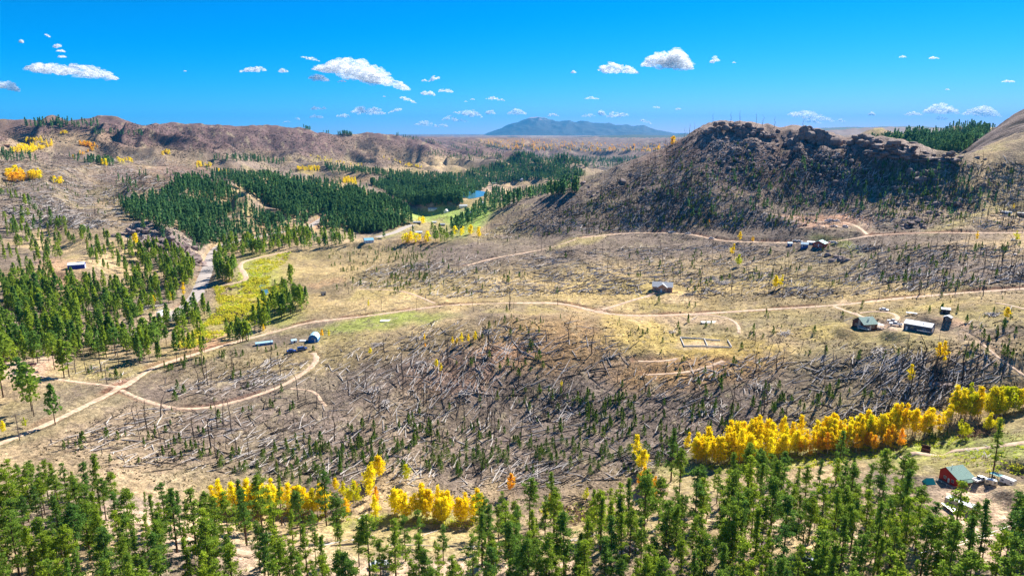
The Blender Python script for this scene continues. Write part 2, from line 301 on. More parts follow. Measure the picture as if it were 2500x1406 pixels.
BL = [  # cx, cy, rx, ry, angle, colour, strength : ground-cover patches
 (950,1000,900,180,-4,ASH,.75),(400,930,380,45,-14,ASH,.6),(1650,1000,300,110,0,ASH,.6),(2150,930,300,70,0,ASH,.55),(1450,610,600,60,-5,ASH,.85),(2000,640,500,50,0,ASH,.7),(1250,700,340,26,-6,SAND,.5),
 (1350,840,170,70,0,ORNG,.5),(1700,900,200,50,-6,ORNG,.6),(1560,800,90,30,10,GOLD,.6),(1700,845,230,26,3,GOLD,.6),(1130,900,130,60,-10,REDS,.35),(1250,860,70,20,0,REDS,.3),
 (1000,870,90,40,0,LITT,.5),(1500,1050,420,90,-3,ASH,.8),
 (920,790,130,20,-6,GREEN,.75),(1000,775,110,12,-4,GREEN,.5),(830,820,80,10,-4,GRASS,.8),(1890,780,150,22,4,GRASS,.6),(2090,770,60,10,0,GRASS,.6),(2000,815,130,20,0,GOLD,.4),(2250,835,140,22,3,GRASS,.7),(2420,770,70,30,0,GRASS,.3),
 (1640,770,80,14,0,PINK,.35),(1650,725,55,12,0,PINK,.85),(2172,797,40,12,0,PINK,.95),(1730,783,60,9,5,PINK,.5),(2330,790,50,10,10,REDS,.45),(1720,843,60,10,3,PINK,.5),
 (2400,860,120,40,30,PINK,.35),(1480,760,30,8,0,PINK,.8),(2050,745,25,6,0,PINK,.8),
 (620,760,110,60,-20,GREEN,.8),(640,680,60,60,-30,GREEN,.85),(590,740,70,30,0,GOLD,.6),(560,800,120,25,0,GRASS,.8),(480,840,100,30,-10,GOLD,.4),
 (700,620,100,14,-6,GRASS,.5),(820,650,130,30,-10,SAND,.7),(800,685,60,8,-8,REDS,.45),(900,620,120,25,0,GRASS,.3),
 (60,895,110,22,-6,PINK,.95),(110,900,60,14,0,REDS,.5),(250,905,110,26,0,GRASS,.9),(290,940,36,9,-20,PINK,.95),(220,1000,120,30,-25,GRASS,.3),(430,880,120,14,-16,GRASS,.6),(390,955,55,22,15,LITT,.7),
 (150,650,60,14,0,REDS,.5),(150,690,45,24,0,REDS,.7),(220,690,30,8,0,REDS,.6),(300,650,120,14,12,SAND,.8),(60,690,120,20,18,SAND,.5),
 (400,770,60,14,-10,PINK,.9),(300,800,90,22,-10,PINK,.35),(500,835,60,12,-20,REDS,.6),(620,815,60,9,-10,PINK,.6),
 (150,800,220,90,0,LITT,.3),
 (1060,520,70,16,-8,(.30,.42,.08),.9),(1130,540,85,28,-25,(.30,.42,.08),.95),(1050,560,70,22,0,GRASS,.9),(1250,700,700,50,-3,GOLD,.28),(1950,730,620,45,0,GOLD,.3),(900,850,420,40,-8,GOLD,.25),(800,640,200,40,-6,GOLD,.3),(1150,495,40,14,0,GRASS,.7),(1210,455,80,15,-6,PINK,.5),(1260,445,70,8,0,SAND,.8),(955,575,40,8,-10,GREEN,.5),(1030,590,60,9,-5,ORNG,.5),
 (790,537,30,14,-30,REDS,.6),(660,560,50,12,-15,REDS,.4),(560,590,30,8,0,PINK,.3),(460,600,36,40,60,ROCK,.7),
 (750,412,40,5,0,GOLD,.9),(860,438,50,12,0,ORNG,.4),(930,420,70,8,0,SAND,.6),(600,400,80,8,8,PINK,.3),
 (560,325,520,48,2,PURP,1),(250,330,330,40,3,PURP,.75),(920,350,140,48,8,PURP,1),(60,360,200,60,0,PURP,.5),(1000,380,160,25,12,SAND,.5),(280,300,120,22,0,PURP,.6),(470,430,90,25,10,PURP,.6),(120,350,140,20,-6,SAND,.5),(330,370,200,16,4,SAND,.4),
 (1150,355,260,26,2,PURP,.9),(1400,365,300,34,2,PURP,.9),(1250,350,120,10,2,ORNG,.4),(1500,370,140,14,2,ORNG,.3),
 (150,430,260,50,6,ASH,.55),(640,400,260,22,6,ASH,.45),(350,380,300,18,4,ASH,.4),(150,520,220,50,10,ASH,.5),(420,430,160,30,0,PURP,.6),(900,600,200,40,-6,ASH,.35),
 (1380,398,60,10,4,SAND,.8),(1340,500,110,25,-12,ASH,.5),
 (1850,440,460,130,8,ASH,.85),(1850,380,330,90,6,PURP,.8),(1550,500,200,90,-20,ASH,.8),(2150,520,260,40,0,ASH,.7),(2300,470,200,60,0,SAND,.35),(2420,430,90,40,0,SAND,.6),(1420,590,70,10,-8,GRASS,.8),(2370,530,110,14,-18,GRASS,.8),(1700,650,200,25,0,SAND,.4),
 (2025,545,90,14,0,REDS,.6),(2100,550,40,10,35,PINK,.5),(2010,535,110,6,0,REDS,.6),(2040,600,60,10,20,GREEN,.6),(2330,660,200,50,0,ASH,.3),(1950,660,200,30,-6,GRASS,.35),
 (2350,1100,200,45,-4,GREEN,.75),(2350,1140,160,30,0,GRASS,.7),(1900,1120,300,25,-4,GREEN,.6),(2400,1215,90,40,0,PINK,.7),(2420,1300,160,70,0,PINK,.8),(2130,1350,120,30,0,PINK,.8),
 (1750,1310,700,130,0,SAND,.4),(1500,1290,120,50,0,GRASS,.6),(1000,1290,260,40,0,GRASS,.75),(640,1290,200,35,3,SAND,.9),(330,1280,170,40,8,PINK,.6),(480,1300,120,50,20,PINK,.5),(720,1370,180,50,0,PINK,.45),(1100,1390,340,22,0,PINK,.8),(1000,1340,260,20,0,GRASS,.5),
 (60,1330,160,120,0,LITT,.4),(1650,1400,400,60,0,LITT,.3),(560,1240,90,16,0,GREEN,.5),(980,1270,160,14,-3,GREEN,.6),
]
for (cx, cy, rx, ry, an, col, st) in BL: mixc(blob(PXn, PYn, cx, cy, rx, ry, an, .45)*st, col)
# grass and litter mottling
C *= (1+.22*n3+.16*n2)[..., None]
mixc(sstep(.35, .8, n3+.5*vnoise(X/1.7, Y/1.7, 81))*.55*(1-roadm), LITT)
mixc(sstep(.5, .9, -n3+.4*vnoise(X/1.1, Y/1.1, 82))*.4, (.46,.38,.24))
mixc(np.clip(crag+bluff, 0, 1)*.8, ROCK)
mixc(bankmask*sstep(-.5, .3, vnoise(X/14, Y/14, 44))*.85, (.19,.085,.055))  # red cut-bank soil, painted darker for the shade on its steep face
dm = np.zeros(Z.shape, bool); sub = (RG > 600) & (RG < 1100) & (PXg > 2300) & (AG < 1.0)
dm[sub] = inpoly(PXg[sub], PYg[sub]+4*vnoise(X[sub]/9, Y[sub]/9, 3), [(2335,380),(2352,368),(2430,305),(2500,250),(2700,60),(3400,60),(3400,200),(2700,230),(2500,318),(2420,352),(2370,376)])
dome = dm.astype(float)
mixc(dome, (.15,.115,.105))
tg = X*.83-Y*.56; rd = X*.56+Y*.83; wv_ = rd+3*vnoise(tg/22, rd/22, 31); band = vnoise(wv_/6.5, tg/70, 33)+.7*vnoise(wv_/2.6, tg/28, 34); mixc(dome*sstep(.0, .3, band)*.9, (.035,.032,.035)); mixc(dome*sstep(.2, .6, -band)*.6, (.26,.20,.175)); Z -= dome*2.6*np.clip(band, -.2, .8)
track = np.abs(vnoise(X/30, Y/30, 40))
C = np.clip(C, .01, .9)
del n1, n2, n3, band, track

# ------------------------------------------------------------------ helpers: materials
def mat(name, col, rough=.8, metal=0, spec=.3):
    m = bpy.data.materials.new(name); m.use_nodes = True; b = m.node_tree.nodes['Principled BSDF']
    b.inputs['Base Color'].default_value = (*col, 1); b.inputs['Roughness'].default_value = rough
    b.inputs['Metallic'].default_value = metal; b.inputs['Specular IOR Level'].default_value = spec
    return m
def noisy(name, col, scale=2.0, amt=.3, rough=.85, bump=.2, dist=.1, vec='Object', spec=.2, metal=0):
    """flat colour broken by two noise scales, and a bump"""
    m = mat(name, col, rough, metal, spec); n = m.node_tree.nodes; l = m.node_tree.links; b = n['Principled BSDF']
    tc = n.new('ShaderNodeTexCoord'); a = n.new('ShaderNodeTexNoise'); a.inputs['Scale'].default_value = scale; a.inputs['Detail'].default_value = 6
    a.inputs['Roughness'].default_value = .65
    l.new(tc.outputs[vec], a.inputs['Vector'])
    r = n.new('ShaderNodeMapRange'); r.inputs['From Min'].default_value = .3; r.inputs['From Max'].default_value = .7
    r.inputs['To Min'].default_value = 1-amt; r.inputs['To Max'].default_value = 1+amt
    l.new(a.outputs['Fac'], r.inputs['Value'])
    x = n.new('ShaderNodeMix'); x.data_type = 'RGBA'; x.blend_type = 'MULTIPLY'; x.inputs['Factor'].default_value = 1
    x.inputs['A'].default_value = (*col, 1); l.new(r.outputs[0], x.inputs['B']); l.new(x.outputs['Result'], b.inputs['Base Color'])
    if bump:
        u = n.new('ShaderNodeBump'); u.inputs['Strength'].default_value = bump; u.inputs['Distance'].default_value = dist
        l.new(a.outputs['Fac'], u.inputs['Height']); l.new(u.outputs[0], b.inputs['Normal'])
    return m
def ground_mat():
    m = bpy.data.materials.new('ground_soil'); m.use_nodes = True; n = m.node_tree.nodes; l = m.node_tree.links; b = n['Principled BSDF']
    b.inputs['Roughness'].default_value = .95; b.inputs['Specular IOR Level'].default_value = .1
    at = n.new('ShaderNodeAttribute'); at.attribute_name = 'soil'
    geo = n.new('ShaderNodeNewGeometry')
    f = None; hsum = None
    for sc, lo, hi, bs in ((.42, .5, 1.5, .9), (1.6, .42, 1.6, .5), (.07, .72, 1.28, 0)):
        t = n.new('ShaderNodeTexNoise'); t.inputs['Scale'].default_value = sc; t.inputs['Detail'].default_value = 5; t.inputs['Roughness'].default_value = .7
        l.new(geo.outputs['Position'], t.inputs['Vector'])
        r = n.new('ShaderNodeMapRange'); r.inputs['From Min'].default_value = .3; r.inputs['From Max'].default_value = .7
        r.inputs['To Min'].default_value = lo; r.inputs['To Max'].default_value = hi
        l.new(t.outputs['Fac'], r.inputs['Value'])
        if f is None: f = r.outputs[0]
        else:
            k = n.new('ShaderNodeMath'); k.operation = 'MULTIPLY'; l.new(f, k.inputs[0]); l.new(r.outputs[0], k.inputs[1]); f = k.outputs[0]
        if hsum is None: hsum = t.outputs['Fac']
    x = n.new('ShaderNodeMix'); x.data_type = 'RGBA'; x.blend_type = 'MULTIPLY'; x.inputs['Factor'].default_value = 1
    l.new(at.outputs['Color'], x.inputs['A']); l.new(f, x.inputs['B']); l.new(x.outputs['Result'], b.inputs['Base Color'])
    u = n.new('ShaderNodeBump'); u.inputs['Strength'].default_value = .9; u.inputs['Distance'].default_value = 1.3
    l.new(hsum, u.inputs['Height']); l.new(u.outputs[0], b.inputs['Normal'])
    return m
def leaf_mat(name, base, var=.35, trans=.35, hue=0.0, alt=None, altfac=.5):
    """foliage: colour varies per tree (tint attribute / object) and per clump"""
    m = bpy.data.materials.new(name); m.use_nodes = True; n = m.node_tree.nodes; l = m.node_tree.links; n.clear()
    out = n.new('ShaderNodeOutputMaterial'); df = n.new('ShaderNodeBsdfDiffuse'); tr = n.new('ShaderNodeBsdfTranslucent'); mx = n.new('ShaderNodeMixShader')
    mx.inputs[0].default_value = trans
    at = n.new('ShaderNodeAttribute'); at.attribute_name = 'tint'
    oi = n.new('ShaderNodeObjectInfo')
    ad = n.new('ShaderNodeMath'); ad.operation = 'ADD'; l.new(at.outputs['Fac'], ad.inputs[0]); l.new(oi.outputs['Random'], ad.inputs[1])
    fr = n.new('ShaderNodeMath'); fr.operation = 'FRACT'; l.new(ad.outputs[0], fr.inputs[0])
    c = n.new('ShaderNodeMix'); c.data_type = 'RGBA'; c.inputs['A'].default_value = (*base, 1); c.inputs['B'].default_value = (*(alt or base), 1)
    l.new(fr.outputs[0], c.inputs['Factor'])
    geo = n.new('ShaderNodeNewGeometry'); t = n.new('ShaderNodeTexNoise'); t.inputs['Scale'].default_value = .9; t.inputs['Detail'].default_value = 3
    l.new(geo.outputs['Position'], t.inputs['Vector'])
    r = n.new('ShaderNodeMapRange'); r.inputs['From Min'].default_value = .3; r.inputs['From Max'].default_value = .7; r.inputs['To Min'].default_value = 1-var; r.inputs['To Max'].default_value = 1+var
    l.new(t.outputs['Fac'], r.inputs['Value'])
    x = n.new('ShaderNodeMix'); x.data_type = 'RGBA'; x.blend_type = 'MULTIPLY'; x.inputs['Factor'].default_value = 1
    l.new(c.outputs['Result'], x.inputs['A']); l.new(r.outputs[0], x.inputs['B'])
    l.new(x.outputs['Result'], df.inputs['Color']); l.new(x.outputs['Result'], tr.inputs['Color'])
    l.new(df.outputs[0], mx.inputs[1]); l.new(tr.outputs[0], mx.inputs[2]); l.new(mx.outputs[0], out.inputs['Surface'])
    return m

# ------------------------------------------------------------------ helpers: meshes and objects
def mesh_np(name, V, F, mi=None, mats=(), tint=None, smooth=False):
    """V (n,3); F list of (m,k) int arrays; mi list of material indices (scalar or array per F)"""
    me = bpy.data.meshes.new(name); V = np.asarray(V, np.float32)
    me.vertices.add(len(V)); me.vertices.foreach_set('co', V.ravel())
    F = [np.asarray(f, np.int32) for f in F if len(f)]
    tot = np.concatenate([np.full(len(f), f.shape[1], np.int32) for f in F])
    idx = np.concatenate([f.ravel() for f in F])
    st = np.concatenate([[0], np.cumsum(tot)[:-1]]).astype(np.int32)
    me.loops.add(len(idx)); me.loops.foreach_set('vertex_index', idx)
    me.polygons.add(len(tot)); me.polygons.foreach_set('loop_start', st); me.polygons.foreach_set('loop_total', tot)
    if mi is not None:
        mm = np.concatenate([np.broadcast_to(np.asarray(a, np.int32), (len(f),)) for a, f in zip(mi, F)]); me.polygons.foreach_set('material_index', mm)
    me.polygons.foreach_set('use_smooth', np.full(len(tot), smooth))
    for m in mats: me.materials.append(m)
    if tint is not None:
        a = me.attributes.new('tint', 'FLOAT', 'POINT'); a.data.foreach_set('value', np.asarray(tint, np.float32))
    me.update(calc_edges=True); me.validate()
    return me
def link(name, me, parent=None, loc=None, rot=None):
    o = bpy.data.objects.new(name, me); COL.objects.link(o)
    if parent is not None: o.parent = parent
    if loc is not None: o.location = [float(c) for c in loc]
    if rot is not None: o.rotation_euler = rot
    return o
def tag(o, label, cat=None, group=None, kind=None):
    if label: o['label'] = label
    if cat: o['category'] = cat
    if group: o['group'] = group
    if kind: o['kind'] = kind
    return o
class Geo:
    """collects polygons; build() makes ONE mesh object"""
    def __init__(s): s.V = []; s.F = []; s.M = []
    def add(s, V, F, m=0):
        b = len(s.V); s.V += [tuple(v) for v in V]; s.F += [tuple(i+b for i in f) for f in F]; s.M += [m]*len(F); return s
    def box(s, x0, x1, y0, y1, z0, z1, m=0):
        V = [(x0,y0,z0),(x1,y0,z0),(x1,y1,z0),(x0,y1,z0),(x0,y0,z1),(x1,y0,z1),(x1,y1,z1),(x0,y1,z1)]
        return s.add(V, [(0,3,2,1),(4,5,6,7),(0,1,5,4),(1,2,6,5),(2,3,7,6),(3,0,4,7)], m)
    def tube(s, P, rad, n=6, m=0):
        P = [Vector(p) for p in P]; rad = rad if hasattr(rad, '__len__') else [rad]*len(P); V = []
        for i, p in enumerate(P):
            d = (P[min(i+1, len(P)-1)]-P[max(i-1, 0)]).normalized(); a = d.orthogonal().normalized(); b = d.cross(a)
            V += [p+(a*math.cos(t)+b*math.sin(t))*rad[i] for t in [2*math.pi*k/n for k in range(n)]]
        F = [(i*n+k, i*n+(k+1) % n, (i+1)*n+(k+1) % n, (i+1)*n+k) for i in range(len(P)-1) for k in range(n)]
        F += [tuple(range(n))[::-1], tuple((len(P)-1)*n+k for k in range(n))]
        return s.add(V, F, m)
    def prism(s, prof, y0, y1, m=0):
        """profile in x,z (counter-clockwise seen from -y) from y0 to y1"""
        n = len(prof); V = [(x, y0, z) for x, z in prof]+[(x, y1, z) for x, z in prof]
        return s.add(V, [tuple(range(n)), tuple(range(2*n-1, n-1, -1))]+[(k, n+k, n+(k+1) % n, (k+1) % n) for k in range(n)], m)
    def mesh(s, name, mats):
        me = bpy.data.meshes.new(name); me.from_pydata(s.V, [], s.F); me.polygons.foreach_set('material_index', s.M)
        for m in (mats if isinstance(mats, (list, tuple)) else [mats]): me.materials.append(m)
        me.update(); return me
    def build(s, name, mats, parent=None): return link(name, s.mesh(name, mats), parent)

# ------------------------------------------------------------------ the ground sheet
na, nr = Z.shape
V = np.stack([X, Y, Z+CAMZ], -1).reshape(-1, 3)
I = (np.arange(na-1)[:, None]*nr+np.arange(nr-1)[None]).ravel()
me = mesh_np('ground', V, [np.stack([I, I+nr, I+nr+1, I+1], 1)], mats=[ground_mat()], smooth=True)
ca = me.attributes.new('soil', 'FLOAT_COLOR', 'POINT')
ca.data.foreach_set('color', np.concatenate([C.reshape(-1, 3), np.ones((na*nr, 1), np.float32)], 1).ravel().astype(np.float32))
tag(link('ground', me), 'dry burned hillsides and valley floor of tan grass and grey soil', 'ground', kind='structure')
del V, I, C, PXn, PYn

M_paved = noisy('road_asphalt', (.42,.37,.34), .6, .12, bump=.1)
M_dirt = noisy('road_dirt', (.56,.40,.28), .6, .5, bump=.6, dist=.3)
nroad = 0
for kind, w, cut, W in road_lines:
    if len(W) < 3: continue
    T = np.gradient(W[:, :2], axis=0); T /= np.linalg.norm(T, axis=1)[:, None]+1e-9; N = np.stack([-T[:, 1], T[:, 0]], 1)
    wv = w/2*(1+(.22*vnoise(np.arange(len(W))/4.0, np.zeros(len(W)), 3)+.15*vnoise(np.arange(len(W))/1.5, np.zeros(len(W)), 4) if kind != 'paved' else 0))*np.ones(len(W))
    cols = np.linspace(-1, 1, 7); Vr = []
    for c in cols:
        p = W[:, :2]+N*(c*wv)[:, None]; Vr.append(np.stack([p[:, 0], p[:, 1], hgt(p[:, 0], p[:, 1])+(.16 if abs(c) < .9 else -.02)+nroad*.004], 1))
    Vr = np.stack(Vr, 1).reshape(-1, 3); k = len(cols)
    I = (np.arange(len(W)-1)[:, None]*k+np.arange(k-1)[None]).ravel()
    me = mesh_np('road', Vr, [np.stack([I, I+k, I+k+1, I+1], 1)], mats=[M_paved if kind == 'paved' else M_dirt], smooth=True)
    tag(link('road', me), 'paved grey valley road beside the creek' if kind == 'paved' else 'narrow tan dirt track cut across the burned slope', 'road', group='valley roads' if kind == 'paved' else 'dirt tracks', kind='structure')
    nroad += 1

# ------------------------------------------------------------------ far country: forested ridge, blue ranges, the snow-dusted mountain
def ridge(name, label, pts, r0, depth, m, base=-130, n=260, rough=.06, nd=26, seed=1, tt=None):
    """a range with a front and a back slope; pts = crest in photo pixels"""
    pts = np.array(pts, float); a, t = pix2ang(pts[:, 0], pts[:, 1])
    A = np.linspace(a[0], a[-1], n); T = np.interp(A, a, t); crest = T*r0
    g = np.linspace(-1, 1, nd)
    P = []
    for i in range(n):
        s = A[i]*r0/depth*2.2
        for q in g:
            r = r0+q*depth
            h = base+(crest[i]-base)*(1-abs(q)**1.15)
            k = (crest[i]-base)*rough*(1-abs(q))*3
            w = abs(q)*4
            h += min(1, abs(q)*3)*k*(.45-1.3*abs(float(vnoise(np.array(s*3+q*.8), np.array(q*2.2), seed)))-.6*abs(float(vnoise(np.array(s*8+q*2), np.array(q*5.), seed+1)))) + k*.25*float(vnoise(np.array(s*14), np.array(q*8), seed+2))
            P.append((r*math.sin(A[i]), r*math.cos(A[i]), h+CAMZ))
    I = (np.arange(n-1)[:, None]*nd+np.arange(nd-1)[None]).ravel()
    me = mesh_np(name, np.array(P), [np.stack([I, I+nd, I+nd+1, I+1], 1)], mats=[m], smooth=True)
    return tag(link(name, me), label, 'hills' if name == 'hills' else 'mountain', kind='structure')
M_forest_far = noisy('far_forest', (.035,.055,.03), .004, .35, bump=1, dist=40, vec='Object')
M_burn_far = noisy('far_burn', (.14,.09,.08), .003, .25, bump=.6, dist=40)
M_range = noisy('range_blue', (.05,.06,.05), .0015, .3, bump=.6, dist=80)
def peak_mat():
    m = noisy('mountain_rock', (.035,.045,.05), .0009, .3, bump=.8, dist=120); n = m.node_tree.nodes; l = m.node_tree.links; b = n['Principled BSDF']
    src = b.inputs['Base Color'].links[0].from_socket
    geo = n.new('ShaderNodeNewGeometry'); sp = n.new('ShaderNodeSeparateXYZ'); l.new(geo.outputs['Position'], sp.inputs[0])
    t = n.new('ShaderNodeTexNoise'); t.inputs['Scale'].default_value = .0011; t.inputs['Detail'].default_value = 5; l.new(geo.outputs['Position'], t.inputs['Vector'])
    k = n.new('ShaderNodeMath'); k.operation = 'MULTIPLY_ADD'; k.inputs[1].default_value = 650; l.new(t.outputs['Fac'], k.inputs[0]); l.new(sp.outputs['Z'], k.inputs[2])
    r = n.new('ShaderNodeMapRange'); r.inputs['From Min'].default_value = CAMZ+800; r.inputs['From Max'].default_value = CAMZ+870; l.new(k.outputs[0], r.inputs['Value'])
    x = n.new('ShaderNodeMix'); x.data_type = 'RGBA'; x.inputs['B'].default_value = (.42,.32,.32, 1); l.new(src, x.inputs['A']); l.new(r.outputs[0], x.inputs['Factor'])
    r2 = n.new('ShaderNodeMapRange'); r2.inputs['From Min'].default_value = CAMZ+1060; r2.inputs['From Max'].default_value = CAMZ+1090; l.new(k.outputs[0], r2.inputs['Value'])
    x2 = n.new('ShaderNodeMix'); x2.data_type = 'RGBA'; x2.inputs['B'].default_value = (.9,.9,.9, 1); l.new(x.outputs['Result'], x2.inputs['A']); l.new(r2.outputs[0], x2.inputs['Factor'])
    l.new(x2.outputs['Result'], b.inputs['Base Color']); return m
ridge('hills', 'dark blue forested ridge lying flat in front of the snowy mountain', [(1040,342),(1130,337),(1250,334),(1340,338),(1430,333),(1540,329),(1640,331),(1700,330),(1900,326),(2300,328),(2700,330)], 12500, 3200, M_forest_far, rough=.05, seed=3)
ridge('hills', 'brown burned ridge seen through the gap behind the rocky hill', [(1960,338),(2020,318),(2080,313),(2140,311),(2180,309),(2230,311),(2300,312),(2420,318),(2600,325)], 7200, 1500, M_burn_far, rough=.05, seed=9)
ridge('hills', 'dark forested range on the skyline right of the snowy mountain', [(1600,334),(1680,327),(1760,322),(1900,318),(2020,311),(2120,309),(2230,307),(2330,312),(2500,318)], 15000, 3500, M_forest_far, rough=.04, seed=13)
ridge('mountain', 'blue mountain slope at the left edge of the skyline', [(-420,250),(-200,272),(-60,288),(0,299),(25,309),(45,318),(80,330)], 9500, 2600, M_forest_far, rough=.05, seed=21)
ridge('mountain', 'snow-dusted blue mountain standing far off on the skyline', [(1080,340),(1130,334),(1175,331),(1200,321),(1225,312),(1245,303),(1262,297),(1280,291),(1297,286),(1315,284),(1330,287),(1345,294),(1365,295),(1390,294),(1410,297),(1435,297),(1450,299),(1475,300),(1500,304),(1520,305),(1540,306),(1560,308),(1572,306),(1590,313),(1605,317),(1625,321),(1650,326),(1670,325),(1700,327),(1760,336)], 26000, 6500, peak_mat(), n=420, rough=.09, nd=60, seed=31)

# air: thin even haze round the whole country
def haze():
    g = Geo(); s = 33000; g.box(-s, s, -3000, s, CAMZ-400, CAMZ+760)
    m = bpy.data.materials.new('haze'); m.use_nodes = True; n = m.node_tree.nodes; n.clear()
    o = n.new('ShaderNodeOutputMaterial'); v = n.new('ShaderNodeVolumePrincipled')
    v.inputs['Color'].default_value = (.015, .45, 1.0, 1); v.inputs['Density'].default_value = HAZE; v.inputs['Anisotropy'].default_value = .0
    m.node_tree.links.new(v.outputs[0], o.inputs['Volume']); m.cycles.homogeneous_volume = True
    tag(g.build('haze', m), 'thin blue air that fades the far ranges', 'haze', kind='stuff')
HAZE = 3.1e-5
haze()

# ------------------------------------------------------------------ scattering helpers
from math import pi
def roadmask_at(W):
    u = np.clip(np.rint(ia(np.arctan2(W[:, 0], W[:, 1]))).astype(int), 0, na-1); v = np.clip(np.rint(ir(np.log(np.hypot(W[:, 0], W[:, 1])))).astype(int), 0, nr-1)
    return np.maximum(roadm[u, v], bankmask[u, v])
def scatter(poly, n, rmin=70, avoid=True, patch=0, seed=0):
    """n ground points seen inside a photo polygon; patch>0 gathers them in clumps"""
    P = np.array(poly, float); lo, hi = P.min(0), P.max(0); out = []
    have = 0; tries = 0
    while have < n and tries < 12:
        q = rng.uniform(lo, hi, (int(n*3)+40, 2)); q = q[inpoly(q[:, 0], q[:, 1], poly)]
        W = ground_at(q[:, 0], q[:, 1], rmin); ok = ~np.isnan(W[:, 0])
        if patch: ok &= rng.uniform(-.5, .5, len(q)) < fbm(np.nan_to_num(W[:, 0])/patch, np.nan_to_num(W[:, 1])/patch, 200+seed, 2)*1.3+.1
        W = W[ok]
        if avoid and len(W): W = W[roadmask_at(W) < .25]
        out.append(W); have += len(W); tries += 1
    return np.concatenate(out)[:n]
KEEP = []   # clear circles round buildings: (x, y, radius)
def clear(W, extra=0):
    m = np.ones(len(W), bool)
    for x, y, r in KEEP: m &= np.hypot(W[:, 0]-x, W[:, 1]-y) > r+extra
    return W[m]
for px, py, r in ((2112,802,11),(2172,797,9),(2243,805,12),(2312,775,8),(1617,708,12),(1720,840,13),(1990,596,12),(768,828,8),(645,840,9),(190,655,12),(2335,1180,9),(2455,1178,8),(2350,1238,9),(2325,1215,10),(2325,1265,8),(2300,1235,8),(2350,1300,7),(2390,1215,7),(2350,1265,7),(2260,1098,5),(900,590,13),(2475,522,12),(393,775,7),(2030,540,8),(2060,553,8)):
    p = G(px, py); KEEP.append((p[0], p[1], r))
def quads(C, S, nrm=None, up=0.0, stretch=1.0):
    """random leaf-clump cards: centres C, half sizes S -> V, F"""
    n = len(C); d = rng.normal(size=(n, 3)); d[:, 2] += up
    if nrm is not None: d += nrm
    d /= np.linalg.norm(d, axis=1)[:, None]; a = rng.normal(size=(n, 3)); u = np.cross(d, a); u /= np.linalg.norm(u, axis=1)[:, None]; w = np.cross(d, u)*stretch
    S = S[:, None]; k = rng.uniform(.6, 1.2, (n, 4, 1))
    V = np.stack([C-u*S*k[:, 0], C-w*S*k[:, 1], C+u*S*k[:, 2], C+w*S*k[:, 3]], 1).reshape(-1, 3)
    return V, np.arange(4*n).reshape(-1, 4)
def place_many(protos, W, H, which=None, yaw=None, squash=None, tilt=None):
    """protos: list of (V, F, mi) unit-height shapes; returns merged V, F, mi, tint"""
    n = len(W); which = rng.integers(0, len(protos), n) if which is None else which
    yaw = rng.uniform(0, 2*pi, n) if yaw is None else yaw; sq = np.ones(n) if squash is None else squash
    VV = []; F4 = []; M4 = []; TT = []; b = 0
    for k, (pv, pf, pm) in enumerate(protos):
        ix = np.where(which == k)[0]
        if not len(ix): continue
        c, s = np.cos(yaw[ix])[:, None], np.sin(yaw[ix])[:, None]
        x = pv[None, :, 0]*sq[ix][:, None]; y = pv[None, :, 1]*sq[ix][:, None]
        v = np.stack([x*c-y*s, x*s+y*c, np.broadcast_to(pv[None, :, 2], (len(ix), len(pv)))], -1)*H[ix][:, None, None]+W[ix][:, None, :]
        f = pf[None]+(b+np.arange(len(ix))*len(pv))[:, None, None]
        VV.append(v.reshape(-1, 3)); F4.append(f.reshape(-1, pf.shape[1])); M4.append(np.tile(pm, len(ix))); TT.append(np.repeat(rng.uniform(0, 1, len(ix)), len(pv)))
        b += len(ix)*len(pv)
    return np.concatenate(VV), F4, M4, np.concatenate(TT)
def tube_np(P, rad, n=5):
    P = np.array(P, float); rad = np.array(rad, float); V = []
    for i in range(len(P)):
        d = P[min(i+1, len(P)-1)]-P[max(i-1, 0)]; d /= np.linalg.norm(d); a = np.cross(d, (0.3, .9, .2) if abs(d[2]) > .5 else (0, 0, 1)); a /= np.linalg.norm(a); bb = np.cross(d, a)
        t = np.arange(n)*2*pi/n; V.append(P[i]+(a[None]*np.cos(t)[:, None]+bb[None]*np.sin(t)[:, None])*rad[i])
    V = np.concatenate(V); F = [(i*n+k, i*n+(k+1) % n, (i+1)*n+(k+1) % n, (i+1)*n+k) for i in range(len(P)-1) for k in range(n)]
    return V, np.array(F)
def join(parts):
    V = []; F = []; b = 0; M = []
    for v, f, m in parts: V.append(v); F.append(f+b); M.append(np.full(len(f), m)); b += len(v)
    return np.concatenate(V), np.concatenate(F), np.concatenate(M)

# ------------------------------------------------------------------ materials of living and dead trees
M_pine = leaf_mat('pine_needles', (.32,.42,.035), .45, .55, alt=(.12,.24,.05))
M_pinefar = leaf_mat('pine_needles_far', (.16,.30,.10), .4, .4, alt=(.08,.20,.09))
M_sap = leaf_mat('sapling_needles', (.10,.20,.025), .35, .4, alt=(.16,.24,.03))
M_aspen = leaf_mat('aspen_leaves', (1.0,.76,.012), .15, .45, alt=(1.0,.90,.03))
M_aspeng = leaf_mat('aspen_leaves_lime', (.60,.66,.02), .2, .5, alt=(.80,.70,.02))
M_aspeno = leaf_mat('aspen_leaves_orange', (1.0,.55,.03), .2, .4, alt=(1.0,.72,.03))
M_bark = noisy('pine_bark', (.105,.062,.042), 6, .4, bump=.4, dist=.05)
M_aspbark = noisy('aspen_bark', (.50,.44,.36), 5, .35, bump=.2, dist=.03)
M_char = noisy('charred_wood', (.045,.036,.032), 4, .4, bump=.3, dist=.03)
M_grey = noisy('weathered_wood', (.58,.53,.49), 3, .35, bump=.3, dist=.03)
M_mid = noisy('half_burned_wood', (.16,.13,.115), 3, .5, bump=.3, dist=.03)
M_rock = noisy('granite', (.25,.19,.175), .45, .35, bump=.9, dist=.5)
